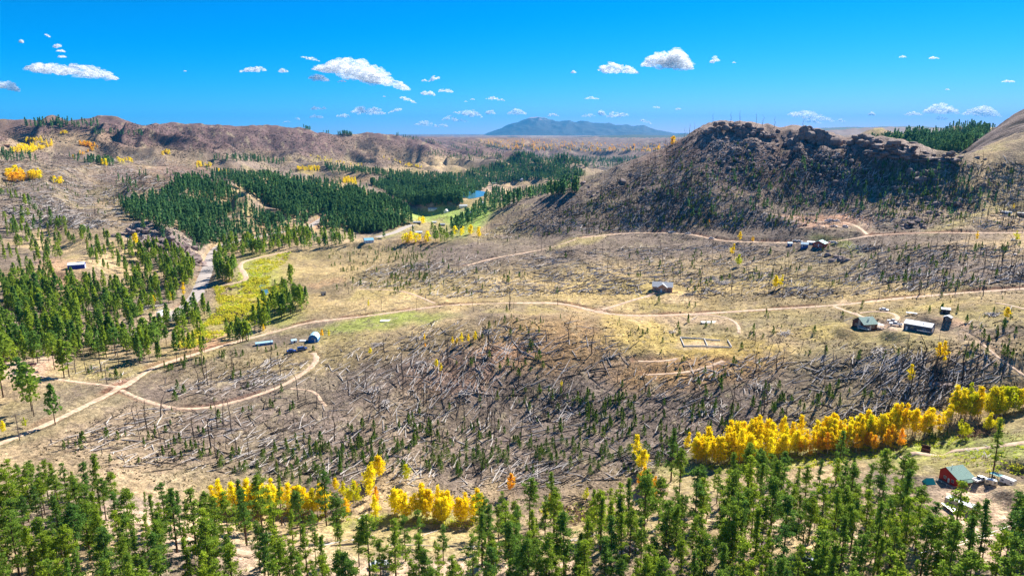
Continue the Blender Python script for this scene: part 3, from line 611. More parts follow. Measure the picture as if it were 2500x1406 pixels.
M_dead = noisy('dead_twigs', (.42,.37,.34), 3, .3, bump=0)

# ------------------------------------------------------------------ pines: prototypes of real height, thing > trunk, crown
def pine_proto(seed, h, wide, bare, cone):
    rg = np.random.default_rng(seed); lean = rg.normal(0, .012, 2)
    tr = [tube_np([(lean[0]*z*z/h, lean[1]*z*z/h, z) for z in np.linspace(-.8, h*.97, 8)], np.linspace(.26, .04, 8)*h/17, 7)+(0,)]
    Cs = []; Ss = []; Ns = []
    nlimb = int(26+h*1.2); gap = rg.uniform(bare+.1, .9)
    for i in range(nlimb):
        t = bare+(1-bare)*((i+rg.uniform(0, 1))/nlimb)**.9; z = t*h; u = (t-bare)/(1-bare)
        if rg.uniform() < .12 or (abs(t-gap) < .03): continue
        prof = (min(1, u*4+.3)*(1-u)**cone+.05)
        L = wide*h*prof*rg.uniform(.35, 1.25); a = rg.uniform(0, 2*pi); rise = rg.uniform(-.2, .3)+.35*u
        lx = lean*z*z/h; tip = np.array((math.cos(a)*L+lx[0], math.sin(a)*L+lx[1], z+L*rise)); root = np.array((lx[0], lx[1], z-.1))
        if L > .7: tr.append(tube_np([root, root*.5+tip*.5+(0, 0, -.05), tip], [.05, .035, .015], 3)+(0,))
        for q in range(int(3+2.1*L)):                      # needle tufts along the limb
            w = rg.uniform(.35, 1.05); c0 = root*(1-w)+tip*w+rg.normal(0, .12+.1*L, 3)*(1, 1, .5); m = int(rg.uniform(12, 22))
            Cs.append(c0+rg.normal(0, 1, (m, 3))*(.27, .27, .15)); Ss.append(rg.uniform(.10, .21, m)); Ns.append(np.tile((math.cos(a)*.4, math.sin(a)*.4, .7), (m, 1)))
    v, f = quads(np.concatenate(Cs), np.concatenate(Ss), np.concatenate(Ns))
    tv, tf, tm = join(tr); sel = v.reshape(-1, 4, 3)[::2]; c = sel.mean(1, keepdims=True); lv = (c+(sel-c)*1.3).reshape(-1, 3)
    lite = join([(lv/h, np.arange(len(lv)).reshape(-1, 4), 0), (tr[0][0]/h, tr[0][1], 1)])
    return mesh_np('trunk', tv, [tf], mats=[M_bark], smooth=True), mesh_np('crown', v, [f], mats=[M_pine]), lite
PINES = [pine_proto(100+i, *p) for i, p in enumerate([(17,.17,.27,.55),(19,.135,.36,.5),(15,.20,.18,.6),(20,.135,.2,.7),(13,.19,.12,.8),(18,.16,.44,.4),(16,.115,.15,.8),(14,.19,.32,.5)])]
PH = [17,19,15,20,13,18,16,14]
FPOLY = [  # photo polygons of the trees' bases, how many, label, group
 ([(-120,1180),(180,1215),(330,1260),(330,1600),(-120,1600)], 135, 'tall green pine in the dense stand filling the bottom left corner'),
 ([(330,1250),(560,1290),(600,1600),(330,1600)], 56, 'tall green pine with bare ground round it, below and left of the yellow aspen grove'),
 ([(570,1265),(820,1285),(830,1330),(560,1335)], 17, 'slender green pine with a long bare trunk just below the left yellow aspen grove'),
 ([(600,1345),(850,1345),(850,1600),(600,1600)], 26, 'green pine near the bottom edge on the left of the creek flat'),
 ([(850,1340),(1200,1330),(1200,1600),(850,1600)], 42, 'green pine scattered over the bottom centre flat below the middle aspen grove'),
 ([(1160,1290),(1330,1270),(1420,1330),(1420,1600),(1200,1600),(1180,1360)], 54, 'green pine in the clump right of the middle aspen grove'),
 ([(1420,1300),(1600,1240),(1700,1200),(1800,1190),(1800,1600),(1420,1600)], 100, 'tall dark green pine on the slope below the long aspen band, left part of the stand'),
 ([(1800,1190),(2200,1170),(2250,1230),(2240,1600),(1800,1600)], 125, 'tall green pine in the thick stand below the long golden aspen band'),
 ([(2245,1290),(2330,1310),(2600,1330),(2620,1600),(2245,1600)], 38, 'tall green pine in the bottom right corner near the white mobile home'),
 ([(2385,1200),(2420,1200),(2420,1260),(2385,1280)], 2, 'pine standing between the red house and the white camper'),
]
def poisson(W, d):
    keep = []
    for p in W:
        if all((p[0]-q[0])**2+(p[1]-q[1])**2 > d*d for q in keep): keep.append(p)
    return np.array(keep)
AUTO = []; npine = 0; pine_first = {}; rest_pines = []
def put_pine(p, h, label, group, k=None):
    global npine
    k = rng.integers(0, len(PINES)) if k is None else k; tm, cm, _l = PINES[k]; s = h/PH[k]
    o = link('pine_tree', None, loc=p); o.rotation_euler = (0, 0, rng.uniform(0, 2*pi)); o.scale = (s*rng.uniform(.9, 1.12),)*2+(s,)
    tag(o, label, 'pine tree', group); link('trunk', tm, o); link('crown', cm, o); npine += 1
    if group: AUTO.append((o, 'pine', ('tall' if h > 13 else 'short' if h < 8.5 else 'green')+' '+('narrow' if k in (2, 4, 6) else 'broad')))
for poly, n, lab in FPOLY:
    W = clear(scatter(poly, n*4, avoid=False)); W = poisson(W, 2.1)[:n]
    for p in W:
        hh = rng.choice([rng.uniform(5, 9), rng.uniform(9, 13), rng.uniform(12.5, 16)], p=[.27, .45, .28])*(.92 if p[0] > 90 else 1)
        rest_pines.append((p, hh*1.02*(.8 if rng.uniform() < .25 else 1)))
def seen(t):
    p, h = t; x, y = world2pix(*[np.array(q) for q in p]); d = math.hypot(p[0], p[1]); x, y = float(x), float(y); hp = h*FPX/d
    vis_ = max(0, min(y, 1406)-max(y-hp, 0)) if -30 < x < 2530 else 0
    return -vis_
rest_pines.sort(key=seen)
for p, h in rest_pines[:296]: put_pine(p, h, None, 'pines of the foreground stand')
rest_pines = rest_pines[296:]
for px, py, hh, lab in ((1638,1175,17,'broad dark conifer rising at the left end of the long aspen band'),(1345,1270,15,'lone pine above the clump right of the middle aspen grove'),(2425,1150,14,'thin dark pine behind the white camper')):
    put_pine(G(px, py), hh, lab, None, 3)

# mid-distance pine prototypes: unit height, merged into woods that read as one mass
def pine_unit(seed, n, size, wide, bare=.25, cone=.8, trunk=True):
    rg = np.random.default_rng(seed); t = rg.uniform(0, 1, n)**.8; z = bare+(1-bare)*t
    r = wide*(np.minimum(1, t*5+.3)*(1-t)**cone+.08)*rg.uniform(.3, 1.1, n); a = rg.uniform(0, 2*pi, n)+np.floor(t*7)
    v, f = quads(np.stack([r*np.cos(a), r*np.sin(a), z], 1), rg.uniform(.7, 1.25, n)*size, np.stack([np.cos(a), np.sin(a), np.full(n, .6)], 1)*.8)
    parts = [(v, f, 0)]
    if trunk: tv, tf = tube_np([(0, 0, -.05), (0, 0, .9)], [.014, .004], 4); parts.append((tv, tf, 1))
    return join(parts)
MIDP = [pine_unit(300+i, 190, .042, w, b, c) for i, (w, b, c) in enumerate([(.17,.3,.6),(.14,.38,.6),(.20,.2,.6),(.13,.2,.8),(.22,.45,.4),(.16,.12,.7)])]
FARP = [pine_unit(320+i, 44, .085, w, b, c) for i, (w, b, c) in enumerate([(.15,.15,.8),(.13,.1,.9),(.18,.15,.7)])]
def wood(label, W, H, protos, mats, cat='pine wood', name='pine_wood'):
    if not len(W): return
    V, F, M, T = place_many(protos, W-np.array((0, 0, .3)), H, squash=rng.uniform(.75, 1.25, len(W)))
    return tag(link(name, mesh_np(name, V, F, M, mats, T)), label, cat, kind='stuff')
if rest_pines:
    wood('more green pines standing among the foreground stand', np.array([p for p, h in rest_pines]), np.array([h for p, h in rest_pines]), [q[2] for q in PINES], [M_pine, M_bark])
MID = [  # polygon, count, height range, far?
 ([(-150,600),(60,600),(130,640),(150,740),(60,760),(-150,760)], 150, (8,13), 0),
 ([(-150,740),(110,720),(300,760),(350,800),(330,840),(180,880),(-150,920)], 330, (9,15), 0),
 ([(110,690),(250,700),(420,700),(450,740),(390,760),(330,800),(200,760)], 130, (8,13), 0),
 ([(190,560),(330,600),(460,640),(480,690),(430,720),(300,690),(230,650),(200,600)], 130, (7,12), 0),
 ([(40,540),(160,530),(190,600),(150,640),(40,610)], 50, (7,12), 0),
 ([(0,470),(60,480),(170,560),(120,590),(0,590)], 30, (8,13), 0),
 ([(350,600),(430,620),(480,660),(470,700),(400,700),(340,650)], 70, (9,13), 0),
 ([(520,620),(560,600),(600,600),(600,640),(580,690),(528,690)], 60, (11,15), 0),
 ([(600,600),(700,575),(870,580),(870,596),(780,610),(700,612),(610,628)], 130, (10,14), 0),
 ([(390,800),(500,755),(525,770),(500,800),(430,815)], 26, (9,14), 0),
 ([(230,840),(340,820),(420,830),(500,840),(500,880),(360,890),(230,880)], 50, (9,15), 0),
 ([(550,820),(620,815),(615,835),(555,840)], 22, (8,11), 0),
 ([(610,800),(640,760),(720,735),(760,745),(735,765),(670,785),(640,812)], 46, (9,14), 0),
 ([(660,720),(680,690),(730,680),(740,710),(700,725)], 10, (8,13), 0),
 ([(-100,960),(60,960),(160,1000),(150,1030),(0,1110),(-100,1110)], 16, (13,18), 0),
 ([(100,900),(170,900),(180,925),(120,925)], 3, (14,16), 0),
 ([(1030,590),(1060,600),(1110,590),(1100,570),(1060,565)], 12, (10,14), 0),
 ([(1200,470),(1400,455),(1420,470),(1300,486),(1200,520),(1120,566),(1090,566),(1150,520)], 330, (10,15), 1),
 ([(290,500),(360,490),(420,470),(450,520),(520,590),(500,605),(460,575),(400,560),(330,540)], 330, (10,14), 1),
 ([(420,450),(520,432),(560,470),(650,540),(760,548),(760,560),(640,590),(560,600),(500,590),(440,520)], 800, (10,14), 1),
 ([(520,425),(600,428),(700,434),(860,460),(990,512),(1010,545),(985,562),(880,572),(780,560),(700,530),(600,470)], 2300, (11,15), 1),
 ([(280,440),(520,400),(900,430),(1040,520),(1030,575),(800,605),(560,620),(440,620),(300,540)], 420, (5,12), 1),
 ([(900,450),(1000,432),(1120,430),(1220,400),(1270,378),(1330,400),(1420,420),(1430,430),(1380,445),(1300,440),(1200,452),(1170,470),(1120,492),(1010,505),(960,485)], 3200, (11,16), 1),
 ([(1010,470),(1120,470),(1130,500),(1020,508)], 250, (11,15), 1),
 ([(790,405),(900,418),(1000,425),(1000,440),(900,428),(800,418)], 260, (10,14), 1),
 ([(510,388),(600,385),(700,395),(700,405),(600,396),(520,395)], 90, (10,14), 1),
 ([(1040,380),(1150,395),(1230,390),(1230,372),(1150,382),(1050,368)], 130, (9,13), 1),
 ([(1090,345),(1200,352),(1300,356),(1500,366),(1640,366),(1600,374),(1400,372),(1200,366)], 260, (12,18), 1),
 ([(1250,375),(1400,385),(1580,385),(1560,395),(1400,398),(1260,385)], 420, (12,18), 1),
 ([(1280,398),(1450,412),(1560,405),(1560,390),(1480,388),(1440,400),(1330,392)], 260, (12,18), 1),
 ([(2060,368),(2190,330),(2215,312),(2300,304),(2400,300),(2440,305),(2350,385),(2240,385)], 900, (13,19), 1),
 ([(2280,335),(2400,330),(2352,374),(2290,374)], 0, (10,15), 2),
 ([(2200,306),(2230,303),(2300,300),(2420,297),(2420,303),(2210,312)], 60, (15,20), 1),
 ([(60,306),(130,300),(240,303),(240,312),(130,315),(60,312)], 60, (14,20), 1),
 ([(740,311),(790,318),(860,328),(860,334),(790,325),(740,316)], 80, (11,15), 1),
 ([(960,325),(1060,345),(1180,372),(1180,380),(1050,352),(960,332)], 110, (11,15), 1),
 ([(170,384),(230,390),(280,398),(280,408),(230,402),(170,392)], 45, (9,13), 1),
 ([(0,372),(90,380),(90,395),(0,398)], 30, (9,13), 1),
 ([(230,320),(350,325),(350,335),(230,332)], 25, (11,15), 1),
 ([(1220,440),(1300,446),(1230,462),(1180,465)], 16, (9,12), 1),
 ([(1690,390),(2350,400),(2450,470),(2400,540),(1700,540),(1600,460)], 260, (3,8), 1),
 ([(860,610),(1060,600),(1060,640),(860,640)], 20, (2,4), 1),
]
WM = []; HM = []; WF = []; HF = []
for poly, n, (h0, h1), far in MID:
    if far == 2: WF.append(scatter(poly, 260, rmin=780)); HF.append(rng.uniform(8, 12, len(WF[-1]))); continue
    my = sum(p[1] for p in poly)/len(poly); mx_ = sum(p[0] for p in poly)/len(poly)
    if n >= 800 and h1 < 16: W = clear(np.concatenate([scatter(poly, int(n*.62), rmin=200, patch=70, seed=5), scatter(poly, int(n*.38), rmin=200)]))
    else: W = clear(scatter(poly, n, rmin=1150 if (mx_ > 1200 and my < 420 and h1 > 8) else 200, avoid=True))
    H = rng.uniform(h0, h1, len(W))*np.where(rng.uniform(0, 1, len(W)) < .2, .65, 1)
    (WF if far else WM).append(W); (HF if far else HM).append(H)
wood('mixed green pines spread over the left valley side and along the creek', np.concatenate(WM), np.concatenate(HM), MIDP, [M_pine, M_bark])
wood('dark green pine forest covering the middle valley and the far hill behind the rocks', np.concatenate(WF), np.concatenate(HF), FARP, [M_pinefar, M_bark])

# ------------------------------------------------------------------ aspens in autumn colour: thing > trunk, crown
def aspen_proto(seed, h, wide, m, nt=1):
    rg = np.random.default_rng(seed); tr = []; Cs = []; Ss = []
    for k in range(nt):
        ox = rg.normal(0, .25, 2)*(nt > 1); le = rg.normal(0, .05, 2); hk = h*rg.uniform(.85, 1)
        tr.append(tube_np([(ox[0]+le[0]*z, ox[1]+le[1]*z, z) for z in (-.4, hk*.5, hk*.93)], [.11, .08, .02], 6)+(0,))
        for i in range(24):
            t = rg.uniform(.22, 1); u = (t-.22)/.78; L = wide*h*(math.sin(min(1, u*1.15+.18)*pi)**.7+.1)*rg.uniform(.4, 1.1); a = rg.uniform(0, 2*pi); z = t*hk
            tip = np.array((ox[0]+le[0]*z+math.cos(a)*L, ox[1]+le[1]*z+math.sin(a)*L, z+.4*L)); root = np.array((ox[0]+le[0]*z, ox[1]+le[1]*z, z-.2))
            if L > .5: tr.append(tube_np([root, tip], [.03, .01], 3)+(0,))
            n = 36; w = rg.uniform(.3, 1.05, n)[:, None]
            Cs.append(root*(1-w)+tip*w+rg.normal(0, .24+.05*L, (n, 3))); Ss.append(rg.uniform(.14, .27, n))
    v, f = quads(np.concatenate(Cs), np.concatenate(Ss)); tv, tf, tm = join(tr)
    return mesh_np('trunk', tv, [tf], mats=[M_aspbark], smooth=True), mesh_np('crown', v, [f], mats=[m]), h
ASP = {'y': [aspen_proto(400+i, 9, w, M_aspen, k) for i, (w, k) in enumerate([(.17,1),(.20,1),(.23,2),(.15,1)])],
       'g': [aspen_proto(410+i, 9, w, M_aspeng, k) for i, (w, k) in enumerate([(.27,1),(.33,2)])],
       'o': [aspen_proto(420+i, 9, w, M_aspeno, 1) for i, w in enumerate([.17,.21])]}
def put_aspen(p, h, key, label, group=None):
    tm, cm, ph = ASP[key][rng.integers(0, len(ASP[key]))]; s = h/ph
    o = link('aspen_tree', None, loc=p); o.rotation_euler = (0, 0, rng.uniform(0, 2*pi)); w = s*rng.uniform(.85, 1.15); o.scale = (w, w, s)
    tag(o, label, 'aspen tree', group); link('trunk', tm, o); link('crown', cm, o)
    if group: AUTO.append((o, 'aspen', ('tall' if h > 9.5 else 'small' if h < 8 else 'slender')+' '+{'y': 'golden', 'g': 'lime green', 'o': 'orange'}[key]))
GROVES = [
 ([(525,1255),(560,1262),(700,1262),(800,1262),(810,1240),(760,1235),(640,1238),(530,1235)], 46, (8,11), 'y', 'golden aspen in the left creekside grove above the thin-trunked pines'),
 ([(960,1270),(1080,1285),(1190,1285),(1185,1262),(1080,1258),(975,1250)], 34, (8.5,11.5), 'y', 'golden aspen in the middle creekside grove'),
 ([(1690,1135),(1760,1140),(1850,1145),(1850,1110),(1760,1095),(1700,1110)], 34, (8,11), 'y', 'bright yellow aspen at the thick left end of the long aspen band'),
 ([(1775,1110),(1850,1135),(1990,1108),(2110,1098),(2110,1070),(1990,1080),(1850,1075),(1775,1085)], 62, (9,12.5), 'y', 'tall golden aspen in the middle of the long aspen band'),
 ([(1880,1120),(2120,1105),(2240,1095),(2170,1075),(2050,1088)], 44, (6,9), 'o', 'thin orange half-bare aspen along the lower side of the long aspen band'),
 ([(2090,1085),(2310,1065),(2310,1045),(2180,1050),(2090,1062)], 34, (8,11), 'y', 'golden aspen at the right end of the long aspen band'),
 ([(2300,1020),(2390,1030),(2400,1005),(2320,1000)], 16, (8,11), 'y', 'yellow aspen in the patch left of the lime green aspens'),
 ([(2395,1035),(2480,1020),(2500,1000),(2410,1000)], 14, (8,11), 'g', 'lime green and yellow aspen near the right edge above the dirt track'),
 ([(2470,1000),(2560,1000),(2560,980),(2480,985)], 8, (8,10), 'y', 'yellow aspen cut by the right edge of the picture'),
 ([(2340,1075),(2440,1060),(2430,1045),(2350,1050)], 6, (4,7), 'g', 'small green aspen on the grass below the lime green aspens'),
 ([(1550,1170),(1620,1200),(1600,1220),(1560,1200)], 9, (6,9), 'o', 'thin orange aspen beside the broad dark conifer'),
]
for poly, n, (h0, h1), key, lab in GROVES:
    for p in scatter(poly, n, rmin=120, avoid=False): put_aspen(p, rng.uniform(h0, h1)*rng.uniform(.72, .98), 'g' if key == 'y' and rng.uniform() < (.3 if 'patch left' in lab or 'right edge' in lab else .05) else key, None, 'aspens of the autumn groves')
for px, py, h, key, lab in (
 (1036,833,4,'y','small yellow aspen left of the row of five on the knoll'),(1038,849,2.4,'o','tiny orange aspen below the small yellow one on the knoll'),(1105,842,4,'y','leftmost aspen of the short yellow row on the knoll'),(1116,842,3.6,'y','second aspen of the short yellow row on the knoll'),(1127,839,5,'y','middle aspen of the short yellow row on the knoll'),(1143,838,4.6,'y','fourth aspen of the short yellow row on the knoll'),(1160,834,5,'y','rightmost aspen of the short yellow row on the knoll'),
 (904,866,3.4,'y','lone orange-yellow aspen left of the white log piles'),(1066,898,4,'y','upper of two yellow aspens halfway down the knoll'),(1076,908,4,'y','lower of two yellow aspens halfway down the knoll'),(1372,946,3.2,'y','single bright yellow aspen in the middle of the burned slope'),
 (900,750,4.6,'y','small yellow aspen above the green meadow left of the tracks'),(1788,625,9,'y','round yellow aspen under the upper dirt road'),(1806,590,8,'y','tall yellow aspen on the edge of the upper dirt road'),(1837,592,5.5,'o','small orange aspen beside the upper dirt road'),(1804,652,8,'g','lime yellow aspen lowest of the three below the upper road'),(1732,546,4,'o','tiny orange aspen at the foot of the rocky hill'),
 (1893,706,8,'y','left one of two round yellow aspens beside fallen logs'),(1907,702,7.5,'y','right one of two round yellow aspens beside fallen logs'),(2223,935,7,'y','narrow yellow aspen alone among fallen grey logs'),(2290,880,7,'y','upper left aspen of the yellow pair on the right slope'),(2299,890,8.5,'y','larger lower aspen of the yellow pair on the right slope'),(2457,780,5,'y','small yellow aspen beside the white log pile at the right'),
 (2385,588,6,'y','yellow aspen just below the upper road at the right'),(2481,592,7,'g','lime yellow aspen near the right edge below the upper road'),(2474,511,4,'y','tiny yellow aspen beside the far right mobile home'),
 (786,824,5,'o','orange aspen behind the blue arched barn'),(803,824,4.4,'y','yellow aspen right of the blue arched barn'),(643,812,4.6,'y','yellow aspen above the long low blue shed'),
 (450,725,10,'y','large yellow aspen left of the paved valley road'),(417,740,8,'y','yellow aspen among pines left of the paved valley road'),(377,748,7,'y','narrow yellow aspen above the white box trailer'),(330,690,6,'g','small lime aspen on the left valley slope'),(205,735,4,'g','tiny lime aspen among the left pines'),
 (925,1170,9,'y','tall narrow aspen, right one of the two on the shady slope'),(903,1198,9,'y','tall narrow aspen, left one of the two on the shady slope'),(868,1205,5,'o','small orange aspen on the shady slope above the creek'),(845,1238,9,'g','lime yellow aspen left of the creekside cluster'),(864,1238,9.5,'g','lime yellow aspen right in the creekside cluster'),(903,1218,7,'y','yellow aspen in the middle of the creekside cluster'),(918,1232,7,'o','orange aspen at the top of the creekside cluster'),(845,1268,7.5,'o','broad orange aspen between the two creekside groves'),(918,1275,9,'y','tall yellow aspen left of the middle grove'),(992,1175,6,'g','round olive-yellow aspen on the burned slope above the grove'),
 (1245,1205,8,'o','lone orange aspen above the pines right of the middle grove'),(1343,1232,4,'y','small yellow aspen by the dry creek bed'),(1332,1270,5,'y','small yellow aspen below the dry creek bed'),(1430,1225,5,'g','lime yellow aspen by the right part of the dry creek bed'),(1678,1100,7,'y','narrow yellow aspen at the left tip of the long aspen band'),(1553,1120,9,'y','yellow aspen alone left of the long aspen band'),(1567,1150,8,'y','yellow aspen below the lone one left of the long aspen band'),
 (1592,1235,7,'o','orange aspen in the pines left of the long band'),(1585,1205,8,'o','thin orange aspen under the broad dark conifer'),(62,1045,4,'g','small lime aspen at the bottom of the left track'),(10,1060,5,'y','yellow aspen at the left edge by the dirt track'),(820,1200,5,'y','yellow aspen at the right end of the left grove'),
 ): put_aspen(G(px, py), h, key, lab)

# distant aspen groves: too many and too far to count
AU = [pine_unit(430+i, 46, .10, .30, .15, .35, False) for i in range(3)]
def farasp(label, polys, m):
    Ws = []
    for poly, n in polys: Ws.append(scatter(poly, n, rmin=300, avoid=False))
    W = np.concatenate(Ws); wood(label, W, rng.uniform(5, 9, len(W))*np.where(np.hypot(W[:, 0], W[:, 1]) > 3500, 2.2, 1), AU, [m, M_bark], 'aspen groves', 'aspen_grove')
farasp('golden aspen groves scattered over the far left hills', [([(20,372),(60,355),(130,348),(125,360),(60,378)], 90),([(60,342),(110,338),(100,348),(60,350)], 22),([(70,430),(105,425),(105,438),(65,440)], 26),([(145,325),(165,325),(165,331),(145,331)], 10),([(250,398),(265,398),(265,408),(250,408)], 10),([(285,388),(325,392),(325,400),(285,398)], 16),([(15,420),(60,418),(60,430),(15,430)], 14),
  ([(725,412),(780,410),(780,418),(725,418)], 60),([(835,438),(870,440),(872,452),(835,450)], 44),([(530,420),(565,422),(562,430),(530,428)], 22),([(480,400),(520,404),(515,412),(480,410)], 18),([(755,380),(900,405),(900,410),(760,392)], 22),([(930,385),(1000,400),(1040,412),(1000,412)], 26),([(395,372),(415,374),(415,380),(395,380)], 12),([(130,445),(150,445),(150,450),(130,450)], 6),([(330,590),(340,590),(340,600),(330,600)], 4),
  ([(985,590),(1050,585),(1050,592),(985,596)], 14),([(1110,572),(1155,568),(1150,574),(1110,576)], 8),([(1165,575),(1175,575),(1175,582),(1165,582)], 3),([(640,440),(900,480),(880,470)], 6),([(1020,540),(1035,538),(1035,548),(1020,548)], 6)], M_aspen)
farasp('orange aspen patches on the low hills below the snowy mountain', [([(1150,345),(1300,342),(1450,352),(1650,352),(1600,372),(1400,372),(1250,368)], 260),([(150,398),(240,360),(230,370)], 12),([(190,350),(235,355),(235,362),(190,358)], 26),([(15,428),(70,432),(60,445),(20,445)], 30)], M_aspeno)

# ------------------------------------------------------------------ the burn: seedlings, standing dead trunks, fallen logs, boulders, brush
def near_first(W): return W[np.argsort(np.hypot(W[:, 0], W[:, 1]))]
def scat(polys, **k): return clear(np.concatenate([scatter(p, n, **k) for p, n in polys]), 1)
SAP = [pine_unit(500+i, 170, .055, w, .04, c) for i, (w, c) in enumerate([(.22,.9),(.27,.8),(.19,1.0),(.25,.7)])]
W = near_first(scat([([(1450,1000),(1560,900),(2200,960),(1700,1060),(1650,1120),(1560,1170),(1450,1180)], 230), ([(850,1010),(1450,930),(1500,1170),(1150,1170),(850,1150)], 330), ([(520,1100),(850,1050),(850,1210),(700,1180),(520,1150)], 110),
   ([(1200,770),(1500,790),(1900,900),(1500,960),(1100,900)], 70), ([(1000,740),(2500,720),(2500,900),(1900,870)], 70), ([(1400,610),(2500,600),(2500,700),(1500,720)], 230), ([(1000,610),(1400,600),(1400,720),(900,730)], 90),
   ([(800,610),(1050,600),(1050,700),(800,710)], 150), ([(380,930),(800,840),(760,1000),(400,1060)], 40), ([(130,1070),(500,1040),(520,1120),(200,1150)], 40), ([(380,900),(700,830),(700,850),(400,910)], 40), ([(200,880),(320,880),(300,930),(200,930)], 10),
   ([(1150,600),(1500,470),(1700,340),(2300,400),(2500,400),(2500,560),(1700,560)], 1000), ([(0,450),(300,410),(480,440),(400,500),(300,520),(100,560)], 200), ([(2100,780),(2500,800),(2450,900),(2150,870)], 20), ([(2250,1060),(2500,1060),(2500,1150),(2400,1170)], 8)], rmin=150, patch=30))
Hs = rng.uniform(1.1, 3.9, len(W))*np.where(rng.uniform(0, 1, len(W)) < .2, 1.25, 1)
sapm = [mesh_np('young_pine', v, [f], [m], [M_sap, M_bark], np.full(len(v), .3*i)) for i, (v, f, m) in enumerate([pine_unit(540+i, 420, .034, w, .04, c) for i, (w, c) in enumerate([(.25,.9),(.32,.8),(.22,1.0),(.29,.7),(.36,.6)])])]
for p, h in zip(W[:300], Hs[:300]):
    k = rng.integers(0, 5); o = link('young_pine', sapm[k], loc=p, rot=(0, 0, rng.uniform(0, 6.28))); o.scale = (h, h, h)
    tag(o, None, 'young pine', 'young pines on the burned slope'); AUTO.append((o, 'young pine', ('tall' if h > 2.8 else 'tiny' if h < 1.6 else 'dark')+' '+('slim' if k in (0, 2) else 'bushy')))
wood('young dark pines dotted over the upper burned slopes', W[300:], Hs[300:], SAP, [M_sap, M_bark], 'young pines', 'young_pines')

def snag_unit(seed):
    rg = np.random.default_rng(seed); P = [(rg.normal(0, .012)*z*4, rg.normal(0, .012)*z*4, z) for z in np.linspace(-.05, 1, 5)]
    parts = [tube_np(P, np.linspace(.015, .0045, 5), 5)+(0,)]
    for i in range(rg.integers(0, 7)):
        z = rg.uniform(.35, .95); a = rg.uniform(0, 6.28); L = rg.uniform(.03, .10); parts.append(tube_np([(0, 0, z), (math.cos(a)*L, math.sin(a)*L, z+rg.uniform(-.02, .04))], [.004, .002], 3)+(0,))
    return join(parts)
SN = [snag_unit(600+i) for i in range(7)]
W = near_first(scat([([(850,830),(1500,790),(1500,1180),(850,1150)], 75), ([(1500,800),(2480,900),(2300,1000),(1700,1080),(1500,1160)], 80), ([(250,1040),(850,900),(850,1140),(500,1130),(250,1100)], 45), ([(2200,850),(2480,880),(2440,960),(2250,960)], 25), ([(400,900),(760,850),(760,900),(500,960)], 14),
    ([(850,620),(1500,600),(1500,760),(850,760)], 70), ([(1500,600),(2500,600),(2500,720),(1500,740)], 260), ([(1150,600),(1500,440),(1700,320),(2300,390),(2500,400),(2500,560),(1700,560)], 1900), ([(1150,590),(1450,420),(1700,330),(1750,560),(1400,580)], 600), ([(150,900),(300,890),(300,930),(200,930)], 4), ([(0,450),(300,410),(480,440),(300,520),(100,560)], 160), ([(300,310),(700,310),(700,330),(300,325)], 130), ([(560,330),(1100,380),(1000,410),(560,380)], 500), ([(100,310),(700,315),(900,340),(900,370),(300,350),(100,330)], 700)], rmin=150))
sk = [G(x, y, 500) for x, y in ((1683,330),(1695,322),(1672,336),(1740,301),(1783,299),(1806,298),(1846,304),(1891,312),(1861,308),(1960,318),(1640,352),(1600,368),(1560,384))]
Hn = rng.uniform(5, 13, len(W))*np.where(rng.uniform(0, 1, len(W)) < .35, .55, 1)
snm = [(mesh_np('dead_tree', v, [f], None, [M_char if i % 3 else M_mid], smooth=True)) for i, (v, f, m) in enumerate([snag_unit(640+i) for i in range(7)])]
for p, h in list(zip(W[:270], Hn[:270]))+[(q, rng.uniform(9, 15)) for q in sk if not np.isnan(q[0])]:
    k = rng.integers(0, 7); o = link('dead_tree', snm[k], loc=p, rot=(rng.normal(0, .04), rng.normal(0, .04), rng.uniform(0, 6.28))); o.scale = (h*rng.uniform(1.0, 1.6),)*2+(h,)
    tag(o, None, 'dead tree', 'standing dead trunks on the burned slope'); AUTO.append((o, 'bare dead trunk', ('tall' if h > 9 else 'short' if h < 5 else 'thin')+' '+('blackened' if k % 3 else 'brown')))
wood('thin blackened trunks still standing on the far burned slopes', W[270:], Hn[270:], SN, [M_char], 'dead trees', 'dead_trees')
def put_spire(px, py, h, lab):
    rg = np.random.default_rng(int(px)); parts = [tube_np([(0, 0, -.5), (.1, 0, h)], [.16, .03], 6)+(0,)]
    for i in range(130):
        z = h*rg.uniform(.12, .98); a = rg.uniform(0, 6.28); L = (1-z/h)**.7*h*.2*rg.uniform(.6, 1.1)+.2; parts.append(tube_np([(0, 0, z), (math.cos(a)*L, math.sin(a)*L, z+L*rg.uniform(-.2, .25))], [.03, .01], 3)+(0,))
    v, f, m = join(parts); tag(link('dead_tree', mesh_np('dead_tree', v, [f], None, [M_dead]), loc=G(px, py)), lab, 'dead tree')
put_spire(1795, 1318, 11, 'pale grey dead conifer with all its fine twigs among green pines')
put_spire(2122, 1290, 10, 'grey bare dead pine in the right pine stand')

